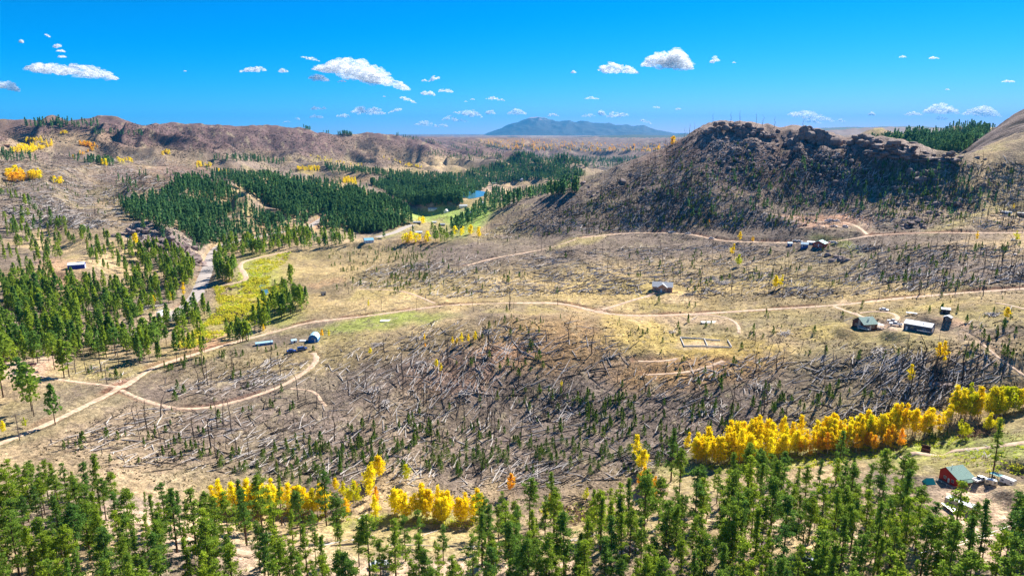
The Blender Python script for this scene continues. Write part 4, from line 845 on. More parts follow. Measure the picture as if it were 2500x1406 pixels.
def log_np(a, b, r, n=5):
    return tube_np([a, (np.array(a)+b)/2+(0, 0, r*.3), b], [r, r*.8, r*.35], n)
LOGP = [([(100,1090),(330,1000),(600,960),(860,830),(1150,800),(1200,1200),(560,1160),(300,1140)], 950), ([(1150,830),(1500,820),(1560,870),(2150,880),(2450,930),(2300,1000),(1750,1080),(1500,1180),(1200,1200)], 1150),
  ([(380,940),(700,870),(760,890),(720,930),(500,985),(420,980)], 200), ([(900,650),(1400,610),(1700,600),(2500,600),(2500,690),(2000,730),(1400,720),(1100,730),(860,700)], 3600),
  ([(1150,590),(1400,480),(1700,330),(2300,400),(2500,400),(2500,560),(1700,560),(1400,570)], 3300), ([(0,400),(300,370),(560,420),(480,520),(300,560),(0,560)], 3000), ([(2100,870),(2480,880),(2450,960),(2150,960)], 120),
  ([(1000,790),(1200,770),(1500,800),(1500,860),(1000,860)], 110), ([(1650,780),(2500,760),(2500,870),(1900,860)], 40), ([(560,380),(800,420),(900,410),(1000,420),(1100,400),(900,370),(560,340)], 700), ([(560,1230),(1200,1300),(1600,1260),(1600,1380),(900,1380),(600,1340)], 40), ([(240,700),(420,760),(330,760),(240,730)], 60), ([(330,540),(480,560),(470,600),(300,600)], 150),([(150,880),(340,880),(320,930),(180,930)], 14)]
W = near_first(np.concatenate([scat(LOGP, rmin=150, patch=20), scat([(p, int(n*.55)) for p, n in LOGP]+[([(1150,590),(1450,420),(1700,330),(1750,560),(1400,580)], 900)], rmin=150)]))
rr_ = np.hypot(W[:, 0], W[:, 1]); pxw, _ = world2pix(W[:, 0], W[:, 1], W[:, 2])
mean = np.radians(np.where(pxw < 1250, 25, 62)); th = mean+rng.normal(0, 1, len(W))*np.radians(np.where(rng.uniform(0, 1, len(W)) < .6, 17, 65))
L = rng.uniform(3, 10.5, len(W))*np.where(rng.uniform(0, 1, len(W)) < .45, .45, 1)
B = W.copy(); B[:, 0] += np.sin(th)*L; B[:, 1] += np.cos(th)*L; B[:, 2] = hgt(B[:, 0], B[:, 1])
rad = rng.uniform(.10, .20, len(W))*(1+.35*sstep(300, 700, rr_))
A = W.copy(); A[:, 2] += rad*.7; B[:, 2] += rad*.9+np.where(rng.uniform(0, 1, len(W)) < .3, rng.uniform(0, 1.0, len(W)), 0)
mid = (A+B)/2; gm = hgt(mid[:, 0], mid[:, 1]); lift = np.maximum(0, gm+rad*.6-mid[:, 2]); A[:, 2] += lift; B[:, 2] += lift
lcol = rng.choice([0, 1, 2], len(W), p=[.48, .28, .24])
def log_proto(k, seed):
    rg = np.random.default_rng(seed); b_ = rg.normal(0, .012, 2)
    parts = [tube_np([(0, 0, 0), (b_[0], b_[1], .33), (b_[1], -b_[0], .66), (0, 0, 1)], [1, .85, .65, .35], 6)+(0,)]
    v, f, m = parts[0][0].copy(), parts[0][1], 0
    return v, f
LM = [M_grey, M_char, M_mid]; lname = ['pale grey', 'blackened', 'brown']
logm = []
for k in range(3):
    rg = np.random.default_rng(700+k); n = 6; rings = [(0, 1.0), (.3, .86), (.65, .66), (1, .34)]; Vv = []
    for z, q in rings:
        t = np.arange(n)*2*pi/n; ox = rg.normal(0, .25, 2)
        Vv.append(np.stack([np.cos(t)*q+ox[0], np.sin(t)*q+ox[1], np.full(n, z)], 1))
    F = [(i*n+j, i*n+(j+1) % n, (i+1)*n+(j+1) % n, (i+1)*n+j) for i in range(3) for j in range(n)]
    logm.append(mesh_np('fallen_log', np.concatenate(Vv), [np.array(F), np.array([list(range(n))[::-1], [3*n+j for j in range(n)]])], [0, 0], [LM[k]], smooth=False))
vis = [i for i in range(len(W))][:300]
for i in vis:
    d = Vector(B[i]-A[i]); ln_ = d.length; o = link('fallen_log', logm[lcol[i]], loc=A[i]); o.rotation_euler = d.to_track_quat('Z', 'Y').to_euler(); o.scale = (rad[i], rad[i], ln_)
    tag(o, None, 'fallen log', 'fallen logs on the burned slope'); AUTO.append((o, 'fallen log', ('long' if ln_ > 8 else 'short' if ln_ < 4 else 'straight')+' '+lname[lcol[i]]))
parts = [[], [], []]
for i in range(300, len(W)):
    v, f = log_np(A[i], B[i], rad[i], 4 if rr_[i] > 400 else 5); parts[lcol[i]].append((v, f, lcol[i]))
V, F, M = join(parts[0]+parts[1]+parts[2])
tag(link('fallen_logs', mesh_np('fallen_logs', V, [F], [M], LM)), 'countless grey and black fallen logs strewn over the burned slopes', 'fallen logs', kind='stuff')
def pile(px, py, n, size, label, m=0, spread=.5, ln=3.5):
    p = G(px, py); parts = []; a0 = rng.uniform(0, 3)
    for i in range(n):
        x, y = p[:2]+rng.normal(0, size*.45, 2); a = a0+rng.normal(0, spread); l_ = ln*rng.uniform(.5, 1.2); dx, dy = math.cos(a)*l_/2, math.sin(a)*l_/2
        z = float(hgt(x, y))+abs(rng.normal(0, .35))+.15; parts.append(log_np(np.array((x-dx, y-dy, z)), np.array((x+dx, y+dy, z+rng.normal(0, .3))), rng.uniform(.08, .16), 5)+(0,))
    v, f, mm = join(parts); tag(link('log_pile', mesh_np('log_pile', v, [f], None, [LM[m]])), label, 'log pile')
for px, py, n, s_, lab in ((1027,885,26,2.6,'crossed pile of white logs left of the knoll'),(912,955,30,2.4,'small heap of white logs low on the left slope'),(925,842,34,3,'round grey slash pile beside the lone orange aspen'),(1195,812,26,3,'grey heap of logs with an upright stub on the knoll'),(1140,962,30,2.6,'bleached slash pile in the middle of the burned slope'),
   (1202,890,10,1.4,'small white log heap under the knoll'),(1915,815,40,2.6,'low dark grey log pile on the golden grass below the green-roofed cabin'),(2420,770,46,2.6,'bright white log pile at the right beside a small yellow aspen'),(945,985,30,2.4,'pale log heap beside a dead trunk low on the slope'),(1760,690,30,5,'white logs fallen in a fan left of two yellow aspens'),
   (2150,860,40,4,'scattered white logs on the slope below the cabin yard'),(1640,812,24,3,'slash heap above the log foundation'),(1860,950,30,5,'white log tangle in the middle right burn'),(230,900,14,2.4,'scattered logs on the green flat by the left track'),(165,890,16,2,'white debris heap beside the pink dirt clearing'),(1735,1000,40,6,'long crossing logs left of the aspen band'),
   (2370,1100,8,3,'grey logs lying on the grass above the red house'),(2400,1119,7,3,'row of pale logs on the grass behind the red house'),(1420,1230,26,4,'dark tangle of logs in the shady creek bed')):
    pile(px, py, n, s_, lab, 0 if 'dark tangle' not in lab else 1, ln=5 if s_ > 3.5 else 3.2)

# boulders and crags
def bush_unit(seed, n=9, s=.34, h=.6):
    rg = np.random.default_rng(seed); c = rg.normal(0, .42, (n, 3)); c[:, 2] = np.abs(rg.uniform(.1, 1, n))*h; v, f = quads(c, rg.uniform(.6, 1.2, n)*s, np.tile((0, 0, .4), (n, 1))); return v, f, np.zeros(n, int)
M_dark = leaf_mat('dark_brush', (.075,.062,.045), .3, .1, alt=(.12,.10,.06))
def rock_unit(seed, sub=2, rough=.35, flat=.75):
    import bmesh
    bm = bmesh.new(); bmesh.ops.create_icosphere(bm, subdivisions=sub, radius=1); rg = np.random.default_rng(seed)
    v = np.array([q.co[:] for q in bm.verts]); f = np.array([[q.index for q in t.verts] for t in bm.faces]); bm.free()
    for _ in range(9):
        d = rg.normal(size=3); d /= np.linalg.norm(d); c = rg.uniform(.55, .9); k = v@d; v = v-np.outer(np.maximum(k-c, 0)*.85, d)
    off = rg.uniform(0, 50); v *= (1+rough*.35*vnoise(v[:, 0]*1.7+off, v[:, 1]*1.7+v[:, 2]*2.1, seed))[:, None]; v[:, 2] *= flat; v[:, :2] *= rg.uniform(.8, 1.25, 2)
    return v, f, np.zeros(len(f), int)
RK = [rock_unit(800+i, 1) for i in range(6)]; RK2 = [rock_unit(820+i, 2) for i in range(6)]
rkm = [mesh_np('boulder', v, [f], None, [M_rock]) for v, f, m in RK2]
BP = [([(1900,330),(2060,345),(2300,380),(2350,372),(2460,400),(2420,450),(2200,470),(2000,440)], 130), ([(2180,400),(2350,400),(2350,560),(2150,520)], 70), ([(1700,330),(1900,320),(2050,400),(1900,470),(1700,430)], 90), ([(2180,530),(2260,530),(2260,560),(2190,560)], 12), ([(2020,620),(2070,620),(2070,640),(2020,640)], 5), ([(1400,430),(1600,380),(1600,500),(1400,520)], 20), ([(420,590),(480,600),(490,660),(440,640)], 30)]
W = clear(np.concatenate([scatter(p, n, rmin=400, patch=25) for p, n in BP]), 2); rng.shuffle(W)
for p in W[:290]:
    s_ = rng.uniform(.9, 2.6)*rng.choice([1, 1.7], p=[.85, .15]); o = link('boulder', rkm[rng.integers(0, 6)], loc=p+np.array((0, 0, s_*.1)), rot=(rng.normal(0, .2), rng.normal(0, .2), rng.uniform(0, 6.28))); o.scale = (s_,)*3
    tag(o, None, 'boulder', 'granite boulders on the rocky hill'); AUTO.append((o, 'boulder', ('large' if s_ > 2.3 else 'small' if s_ < 1.3 else 'rounded')+' tan granite'))
W = np.concatenate([scatter(p, n, rmin=400, patch=25) for p, n in [([(1690,310),(2060,340),(2300,385),(2460,400),(2400,540),(1700,560),(1500,540),(1550,400)], 3600), ([(300,560),(470,560),(490,660),(330,620)], 260), ([(1200,500),(1500,420),(1500,540),(1200,560)], 500)]])
wood('loose granite rubble covering the rocky hill', W, rng.uniform(.35, 1.5, len(W)), RK, [M_rock], 'rubble', 'rubble')
W = scatter([(0,320),(300,300),(900,335),(1150,375),(1000,410),(800,400),(500,375),(250,350),(0,350)], 6500, rmin=900)
W = np.concatenate([W, scatter([(0,340),(300,345),(700,390),(1000,420),(900,450),(520,425),(480,520),(300,560),(0,560)], 7000, rmin=500, patch=40)])
wood('low dark scrub covering the purple burned hills on the left', W, rng.uniform(.35, 1.1, len(W))*np.hypot(W[:, 0], W[:, 1])/900, [bush_unit(880+i, 5, .45, .8) for i in range(3)], [M_dark], 'scrub', 'scrub')
W = np.concatenate([scatter(p, n, rmin=100) for p, n in [([(400,1250),(1600,1250),(2400,1200),(2500,1500),(300,1500)], 500), ([(850,830),(2300,800),(2300,1000),(1500,1180),(850,1150)], 900)]])
wood('small stones and rocks scattered on the near slopes', W, rng.uniform(.15, .6, len(W)), RK, [M_rock], 'stones', 'stones')
def crag_obj(name, px, py, w, h, n, lab, dep=10, rmin=500, flat=.8):
    """outcrop: stacked granite blocks, w and h in metres"""
    p = G(px, py, rmin); az = math.atan2(p[0], p[1]); parts = []; rg = np.random.default_rng(int(px+py))
    for i in range(n):
        u = rg.uniform(-1, 1); v_ = rg.uniform(-1, 1); top = h*(1-abs(u)**2.2)*(1-.4*abs(v_))*rg.uniform(.75, 1.05); s_ = rg.uniform(.14, .26)*h+1.0
        x = p[0]+math.cos(az)*u*w/2+math.sin(az)*v_*dep/2; y = p[1]-math.sin(az)*u*w/2+math.cos(az)*v_*dep/2; g0 = float(hgt(x, y)); z = g0-.5+rg.uniform(0, 1)*top
        k = rg.integers(0, 6); v, f, m = RK2[k]; a = rg.uniform(0, 6.28); c, s = math.cos(a), math.sin(a)
        q = v*np.array((s_*rg.uniform(1, 1.7), s_, s_*flat*rg.uniform(.7, 1.2))); q = np.stack([q[:, 0]*c-q[:, 1]*s+x, q[:, 0]*s+q[:, 1]*c+y, q[:, 2]+z], 1); parts.append((q, f, 0))
    v, f, m = join(parts); tag(link(name, mesh_np(name, v, [f], None, [M_rock])), lab, 'rock outcrop')
crag_obj('rock_outcrop', 1768, 318, 46, 9, 46, 'broad rocky summit at the left end of the granite crest', flat=1.2)
crag_obj('rock_outcrop', 1845, 325, 40, 7, 34, 'lower jagged crest just right of the rocky summit', flat=1.2)
crag_obj('rock_outcrop', 1985, 352, 42, 14, 60, 'square dark granite knob in the middle of the crest', flat=1.6)
crag_obj('rock_outcrop', 2108, 352, 28, 10, 36, 'rounded granite tor right of the square knob', flat=1.2)
crag_obj('rock_outcrop', 2170, 372, 30, 14, 50, 'stacked granite slabs beside the pine-covered hill', flat=.8)
crag_obj('rock_outcrop', 2235, 382, 30, 11, 44, 'long stack of flat granite slabs right on the crest', flat=.4)
crag_obj('rock_outcrop', 2318, 395, 18, 9, 16, 'balanced round boulders standing just left of the granite dome')
crag_obj('rock_outcrop', 2218, 553, 9, 4, 9, 'clump of boulders just above the upper dirt road')
crag_obj('rock_outcrop', 2045, 632, 9, 3, 6, 'pale flat boulder below the little cabins', rmin=300)
crag_obj('rock_outcrop', 478, 640, 12, 9, 22, 'tan rock cut beside the paved valley road', rmin=400, dep=20)
crag_obj('rock_outcrop', 330, 572, 30, 6, 22, 'shaded cliff band on the left hillside', rmin=500, flat=1.2)
crag_obj('rock_outcrop', 412, 600, 30, 10, 34, 'dark shaded cliff dropping to the paved road on the left', rmin=500, flat=1.2)
crag_obj('rock_outcrop', 1228, 1075, 3, 1, 3, 'small grey rocks among logs in the lower burn', rmin=150, dep=3)
crag_obj('rock_outcrop', 2300, 940, 4, 1.6, 5, 'dark boulders at the foot of the slope left of the yellow aspens', rmin=150, dep=3)
crag_obj('rock_outcrop', 1760, 1345, 3.4, 1.5, 5, 'pale boulders among the right foreground pines', rmin=100, dep=3)
crag_obj('rock_outcrop', 1865, 1330, 3.4, 1.8, 5, 'dark grey boulders in the right foreground pine stand', rmin=100, dep=3)
crag_obj('rock_outcrop', 1540, 1345, 3, 1.6, 4, 'round grey boulder between pines at the bottom centre right', rmin=100, dep=3)

# brush: low shrubs and tufts
BU = [bush_unit(900+i) for i in range(4)]; BU2 = [bush_unit(920+i, 26, .24, .9) for i in range(4)]
M_tuft = leaf_mat('dry_tufts', (.52,.42,.19), .3, .25, alt=(.30,.22,.13));
M_wil = leaf_mat('willow_yellow', (.80,.74,.06), .3, .4, alt=(.62,.58,.08)); M_wig = leaf_mat('willow_green', (.46,.60,.06), .3, .4, alt=(.70,.70,.06)); M_wip = leaf_mat('willow_bare', (.22,.15,.12), .3, .2, alt=(.30,.20,.13))
near_slope = [(60,1100),(330,980),(600,940),(860,830),(1200,770),(1500,790),(2100,820),(2500,850),(2500,960),(1750,1080),(1500,1230),(1200,1240),(560,1200),(250,1160)]
up_slope = [(800,720),(860,620),(1300,590),(1560,560),(2500,560),(2500,700),(2000,740),(1400,730)]
W = scat([(near_slope, 9000), (up_slope, 6000), ([(1150,590),(1500,440),(1700,320),(2500,400),(2500,560)], 5200), ([(1000,740),(2500,700),(2500,880),(1300,800)], 1800), ([(0,450),(520,440),(480,560),(0,560)], 900), ([(380,870),(800,800),(900,820),(400,950)], 500)], rmin=120)
wood('low dark brush and charred stumps between the fallen logs', W, rng.uniform(.25, .7, len(W))*(1+np.hypot(W[:, 0], W[:, 1])/900), BU, [M_dark], 'brush', 'brush')
W = scat([(near_slope, 6000), (up_slope, 2600), ([(300,1240),(2500,1200),(2500,1480),(200,1480)], 3600), ([(1000,740),(2500,700),(2500,880),(1300,800)], 2400), ([(150,870),(800,800),(700,900),(160,950)], 700), ([(2200,1060),(2500,1040),(2500,1220),(2380,1220)], 700)], rmin=120)
wood('tufts of dry tan grass', W, rng.uniform(.25, .6, len(W))*(1+np.hypot(W[:, 0], W[:, 1])/900), BU, [M_tuft], 'dry grass', 'dry_grass')
MEAD = [(520,705),(610,650),(640,632),(710,615),(700,640),(650,670),(700,700),(690,735),(640,770),(590,800),(520,830),(470,850),(420,850),(500,790),(540,750)]
W = scatter(MEAD, 1300, rmin=200, patch=12, seed=1); wood('golden willow brush filling the creek meadow', W, rng.uniform(.8, 1.8, len(W)), BU2, [M_wil], 'willow brush', 'willow_brush')
W = scatter(MEAD, 700, rmin=200, patch=12, seed=2); wood('yellow-green willow brush filling the creek meadow', W, rng.uniform(.6, 1.6, len(W)), BU2, [M_wig], 'willow brush', 'willow_brush')
W = np.concatenate([scatter(MEAD, 220, rmin=200, patch=12, seed=3), scatter([(1350,1240),(1560,1240),(1540,1280),(1380,1290)], 60), scatter([(2340,1075),(2460,1060),(2400,1040),(2340,1050)], 40)]); wood('purple-brown leafless willow brush along the creek', W, rng.uniform(.6, 1.6, len(W)), BU2, [M_wip], 'willow brush', 'willow_brush')
W = np.concatenate([scatter([(525,1270),(820,1270),(1200,1290),(1200,1275),(820,1255)], 130), scatter([(1300,1220),(1430,1230),(1560,1260),(1540,1290),(1330,1270)], 110), scatter([(1690,1140),(1850,1160),(2330,1090),(2400,1060),(1850,1120)], 260), scatter([(2260,1110),(2500,1090),(2500,1160),(2380,1150)], 60)]); wood('yellow-green shrubs under the aspen groves', W, rng.uniform(.4, 1.1, len(W)), BU2, [M_wig], 'shrubs', 'shrubs')

# ------------------------------------------------------------------ buildings: thing > wall, roof, window (> frame), door, chimney ...
def paint(n, c, r=.6): return noisy(n, c, 1.5, .12, r, bump=.05)
M_white = paint('white_metal', (.78,.79,.80), .4); M_glass = mat('window_glass', (.03,.04,.06), .1, spec=.8); M_frame = mat('window_frame', (.7,.7,.68), .6)
M_trunkw = noisy('log_wall', (.16,.07,.045), 2, .3, bump=.4, dist=.05)
def roof_metal(n, c):
    m = mat(n, c, .45); nn = m.node_tree.nodes; l = m.node_tree.links; b = nn['Principled BSDF']
    tc = nn.new('ShaderNodeTexCoord'); w = nn.new('ShaderNodeTexWave'); w.inputs['Scale'].default_value = 2.2; w.bands_direction = 'X'; l.new(tc.outputs['Object'], w.inputs['Vector'])
    u = nn.new('ShaderNodeBump'); u.inputs['Strength'].default_value = .4; u.inputs['Distance'].default_value = .04; l.new(w.outputs['Fac'], u.inputs['Height']); l.new(u.outputs[0], b.inputs['Normal']); return m
R_green = roof_metal('green_metal_roof', (.22,.36,.31)); R_white = roof_metal('white_metal_roof', (.66,.70,.74)); R_grey = roof_metal('grey_roof', (.36,.40,.44)); R_teal = roof_metal('teal_roof', (.07,.33,.33)); R_blue = roof_metal('blue_metal_roof', (.20,.50,.68)); R_lblue = roof_metal('pale_blue_roof', (.42,.66,.78))
def spot(px, py, yaw, rmin=120):
    """ground point under a pixel and a heading relative to the line of sight"""
    p = G(px, py, rmin); return p, R(yaw)-math.atan2(p[0], p[1])
def root(name, label, cat, px, py, yaw, rmin=120, dz=0):
    p, a = spot(px, py, yaw, rmin); o = link(name, None, loc=p+np.array((0, 0, dz)), rot=(0, 0, a)); az_ = math.atan2(p[0], p[1]); sc = math.cos(az_)**1.5*SCALE.get(name if name not in ('shed',) else label[:14], SCALE.get(label[:14], 1))
    if name in ('utility_pole', 'log_foundation'): sc = 1
    o.scale = (sc,)*3; return tag(o, label, cat)
SCALE = {'metal_barn': .86, 'red_house': .74, 'valley_house': .72, 'arched_barn': .84, 'long low shed ': .8, 'camper_trailer': .85, 'mobile_home': .85, 'small gabled g': .9}
def window(par, x, y, z, w, h, side, n=2):
    """a glazed opening on a wall: side -y, +y, -x or +x"""
    g = Geo(); f = Geo(); t = .06
    def bx(G_, a0, a1, z0, z1, o0, o1, m=0):
        if side == '-y': G_.box(x+a0, x+a1, y-o1, y-o0, z+z0, z+z1, m)
        elif side == '+y': G_.box(x+a0, x+a1, y+o0, y+o1, z+z0, z+z1, m)
        elif side == '-x': G_.box(x-o1, x-o0, y+a0, y+a1, z+z0, z+z1, m)
        else: G_.box(x+o0, x+o1, y+a0, y+a1, z+z0, z+z1, m)
    bx(g, -w/2, w/2, 0, h, -.02, .025)
    for a0, a1, z0, z1 in ((-w/2-t, -w/2, -t, h+t), (w/2, w/2+t, -t, h+t), (-w/2, w/2, h, h+t), (-w/2, w/2, -t, 0), (-.02, .02, 0, h)): bx(f, a0, a1, z0, z1, -.02, .06)
    o = g.build('window', M_glass, par); f.build('frame', M_frame, o)
def door(par, x, y, z, w, h, side, m):
    g = Geo(); k = Geo()
    if side == '-y': g.box(x-w/2, x+w/2, y-.05, y+.02, z, z+h); k.box(x+w/2-.16, x+w/2-.10, y-.11, y-.05, z+1, z+1.08)
    elif side == '-x': g.box(x-.05, x+.02, y-w/2, y+w/2, z, z+h); k.box(x-.11, x-.05, y+w/2-.16, y+w/2-.10, z+1, z+1.08)
    else: g.box(x-.02, x+.05, y-w/2, y+w/2, z, z+h); k.box(x+.05, x+.11, y+w/2-.16, y+w/2-.1, z+1, z+1.08)
    o = g.build('door', m, par); k.build('handle', M_glass, o)
def gable(par, L, W, H, rise, wm, rm, ov=.45, base=-1.2, peak=0.0, th=.12, name='wall'):
    """walls L (x) by W (y), ridge along x; peak shifts the ridge in y"""
    g = Geo(); prof = [(-W/2, base), (W/2, base), (W/2, H), (peak, H+rise), (-W/2, H)]
    V = [(-L/2, y, z) for y, z in prof]+[(L/2, y, z) for y, z in prof]; g.add(V, [(4,3,2,1,0), (5,6,7,8,9)]+[(k, (k+1) % 5, 5+(k+1) % 5, 5+k) for k in range(5)]); w = g.build(name, wm, par)
    r = Geo()
    for s in (-1, 1):
        half = W/2+s*(-peak); sl = rise/half; y0 = s*(W/2+ov); z0 = H-sl*ov+.03; z1 = H+rise+.03; n = len(r.V)
        V = [(-L/2-ov, y0, z0), (L/2+ov, y0, z0), (L/2+ov, peak, z1), (-L/2-ov, peak, z1)]; V += [(a, b, c+th) for a, b, c in V]
        F = [(0,3,2,1), (4,5,6,7), (0,1,5,4), (1,2,6,5), (2,3,7,6), (3,0,4,7)]; r.add(V, F)
    return w, r.build('roof', rm, par)
def flue(par, x, y, z0, z1, m=None, r=.12): g = Geo(); g.tube([(x, y, z0), (x, y, z1)], r, 8); g.tube([(x, y, z1+.05), (x, y, z1+.2)], r*1.7, 8); return g.build('chimney', m or M_white, par)
def posts(par, pts, h, m, z=-.8): 
    for x, y in pts: g = Geo(); g.box(x-.07, x+.07, y-.07, y+.07, z, h); g.build('post', m, par)

# green-roofed cabin with a stone chimney and porch
M_brown = noisy('brown_siding', (.12,.055,.045), 2, .3, bump=.3, dist=.04)
o = root('cabin', 'brown cabin with green metal roof, stone chimney and white porch', 'cabin', 2110, 800, 40)
gable(o, 7.4, 8.2, 3.0, 2.5, M_brown, R_green)
g = Geo(); g.box(-4.5, -3.72, -2.2, -.4, -1, 2.6); g.box(-4.4, -3.72, -1.8, -.8, 2.6, 4.6); g.build('chimney', noisy('chimney_stone', (.42,.38,.33), 3, .35, bump=.6, dist=.08), o)
flue(o, .2, -1.6, 4.3, 5.6); flue(o, .9, -1.5, 4.3, 5.7)
window(o, -1.8, -4.1, 1.0, 1.2, 1.2, '-y'); window(o, 1.6, -4.1, 1.0, 1.2, 1.2, '-y'); window(o, -3.7, 1.6, 1.0, 1.1, 1.2, '-x'); door(o, 0, -4.1, 0, 1, 2.1, '-y', M_frame)
g = Geo(); g.add([(4.1,-4.6,2.3),(7.6,-4.6,2.1),(7.6,.4,2.1),(4.1,.4,2.3),(4.1,-4.6,2.42),(7.6,-4.6,2.22),(7.6,.4,2.22),(4.1,.4,2.42)], [(0,3,2,1),(4,5,6,7),(0,1,5,4),(1,2,6,5),(2,3,7,6),(3,0,4,7)]); g.build('porch_roof', M_white, o)
g = Geo(); g.box(3.75, 7.6, -4.6, .4, -.6, .35); g.build('deck', noisy('deck_boards', (.35,.30,.27), 2, .3), o); posts(o, [(7.4,-4.4),(7.4,.2),(5.6,-4.4)], 2.15, M_frame)
g = Geo()
for z in (.75, 1.05): g.box(4.2, 7.4, -4.5, -4.44, z, z+.06); g.box(7.42, 7.48, -4.4, .2, z, z+.06)
g.build('railing', M_frame, o)
# big white-roofed shed
M_dkwall = noisy('dark_steel_wall', (.10,.11,.14), 1.2, .15, bump=.1)
o = root('metal_barn', 'long dark-walled metal barn with bright white roof right of the cabin', 'barn', 2243, 806, -12)
gable(o, 13.6, 8.0, 3.6, 1.5, M_dkwall, R_white, .25)
g = Geo(); g.box(6.78, 6.86, -2.2, 1.6, -.2, 3.0); g.build('roller_door', M_white, o); door(o, -5.2, -4, 0, 1, 2.1, '-y', M_frame); window(o, -2.6, -4, 1.3, 1.3, .8, '-y'); flue(o, 2.2, -1.2, 4.0, 5.2)
# two small sheds
M_shed = noisy('shed_board', (.13,.12,.11), 2, .3, bump=.3, dist=.03)
o = root('shed', 'small gabled grey shed with white roof right of the metal barn', 'shed', 2313, 783, 78, dz=0)
gable(o, 3.4, 3.6, 2.2, .9, M_shed, R_white, .3); window(o, -1.7, 0, 1.0, .9, .9, '-x'); door(o, -1.7, 1.2, 0, .8, 1.9, '-x', M_char)
o = root('shed', 'dark flat-roofed shed just behind the small gabled grey shed', 'shed', 2308, 765, 4)
g = Geo(); g.box(-1.9, 1.9, -1.4, 1.4, -.8, 2.3); g.build('wall', M_shed, o); g = Geo(); g.add([(-2.2,-1.7,2.32),(2.2,-1.7,2.32),(2.2,1.7,2.7),(-2.2,1.7,2.7),(-2.2,-1.7,2.44),(2.2,-1.7,2.44),(2.2,1.7,2.82),(-2.2,1.7,2.82)], [(0,3,2,1),(4,5,6,7),(0,1,5,4),(1,2,6,5),(2,3,7,6),(3,0,4,7)]); g.build('roof', R_grey, o); door(o, -.6, -1.4, 0, .9, 1.9, '-y', M_char)
# tan brick house on the open hill
def bricks(n, c1, c2):
    m = mat(n, c1, .85); nn = m.node_tree.nodes; l = m.node_tree.links; b = nn['Principled BSDF']; tc = nn.new('ShaderNodeTexCoord'); mp = nn.new('ShaderNodeMapping'); mp.inputs['Rotation'].default_value = (R(90), 0, 0)
    t = nn.new('ShaderNodeTexBrick'); t.inputs['Scale'].default_value = 2.5; t.inputs['Color1'].default_value = (*c1, 1); t.inputs['Color2'].default_value = (*c2, 1); t.inputs['Mortar'].default_value = (.4,.33,.27,1)
    l.new(tc.outputs['Object'], mp.inputs[0]); l.new(mp.outputs[0], t.inputs['Vector']); l.new(t.outputs['Color'], b.inputs['Base Color']); return m
M_brick = bricks('tan_brick', (.50,.27,.16), (.42,.21,.13))
o = root('brick_house', 'tan brick house with pale grey cross-gabled roof alone on the slope', 'house', 1617, 709, 0)
gable(o, 11.2, 7, 2.9, 2.1, M_brick, R_grey, .35)
g = Geo(); V = [(-2.6,-5.2,-1),(2.6,-5.2,-1),(2.6,-5.2,2.9),(0,-5.2,4.7),(-2.6,-5.2,2.9)]; V += [(x, 0, z) for x, y, z in V]; g.add(V, [(0,1,2,3,4),(9,8,7,6,5)]+[(k,5+k,5+(k+1) % 5,(k+1) % 5) for k in range(5)]); g.build('front_gable', M_brick, o)
g = Geo()
for s in (-1, 1):
    V = [(s*3.0,-5.6,2.66),(0,-5.6,4.76),(0,0,4.76),(s*3.0,0,2.66)]; V += [(x, y, z+.12) for x, y, z in V]; g.add(V, [(0,3,2,1),(4,5,6,7),(0,1,5,4),(1,2,6,5),(2,3,7,6),(3,0,4,7)])
g.build('gable_roof', R_grey, o); door(o, -.6, -5.2, 0, 1.1, 2.2, '-y', M_frame); window(o, 1.3, -5.2, .9, 1.2, 1.2, '-y'); window(o, -4.2, -3.5, .9, 1.2, 1.2, '-y'); window(o, 4.2, -3.5, .9, 1.2, 1.2, '-y'); window(o, -1.9, -5.2, .9, .7, 1.1, '-y')
for lab, x0, x1 in (('low curved retaining wall left in front of the tan brick house', 1577, 1618), ('low retaining wall right in front of the tan brick house', 1623, 1655)):
    P = [G(x, 713+1.2*math.sin((x-x0)/(x1-x0)*3)+(3 if x0 < 1600 else 1)) for x in np.linspace(x0, x1, 6)]; g = Geo(); g.tube([(p[0], p[1], p[2]+.15) for p in P], .35, 6); tag(g.build('retaining_wall', M_brick), lab, 'retaining wall')
# log foundation on the knoll
M_pale = noisy('bleached_logs', (.72,.70,.66), 3, .2, bump=.2, dist=.03)
o = root('log_foundation', 'rectangular outline of pale bleached logs, an unfinished foundation on golden grass', 'foundation', 1722, 843, 0, dz=0)
def G_local(o, px, py): p = G(px, py); a = -o.rotation_euler.z; d = p-np.array(o.location); return (d[0]*math.cos(a)-d[1]*math.sin(a), d[0]*math.sin(a)+d[1]*math.cos(a), d[2]+.3)
for (a, b) in (((1661,826),(1670,847)),((1661,826),(1719,829)),((1719,829),(1727,847)),((1719,830),(1758,833)),((1776,832),(1786,849)),((1670,847),(1727,847)),((1727,848),(1784,850))):
    g = Geo(); A_ = G_local(o, *a); B_ = G_local(o, *b); g.tube([A_, B_], .2, 8); g.tube([(A_[0], A_[1], A_[2]+.28), (B_[0], B_[1], B_[2]+.28)], .16, 8); g.build('log', M_pale, o)
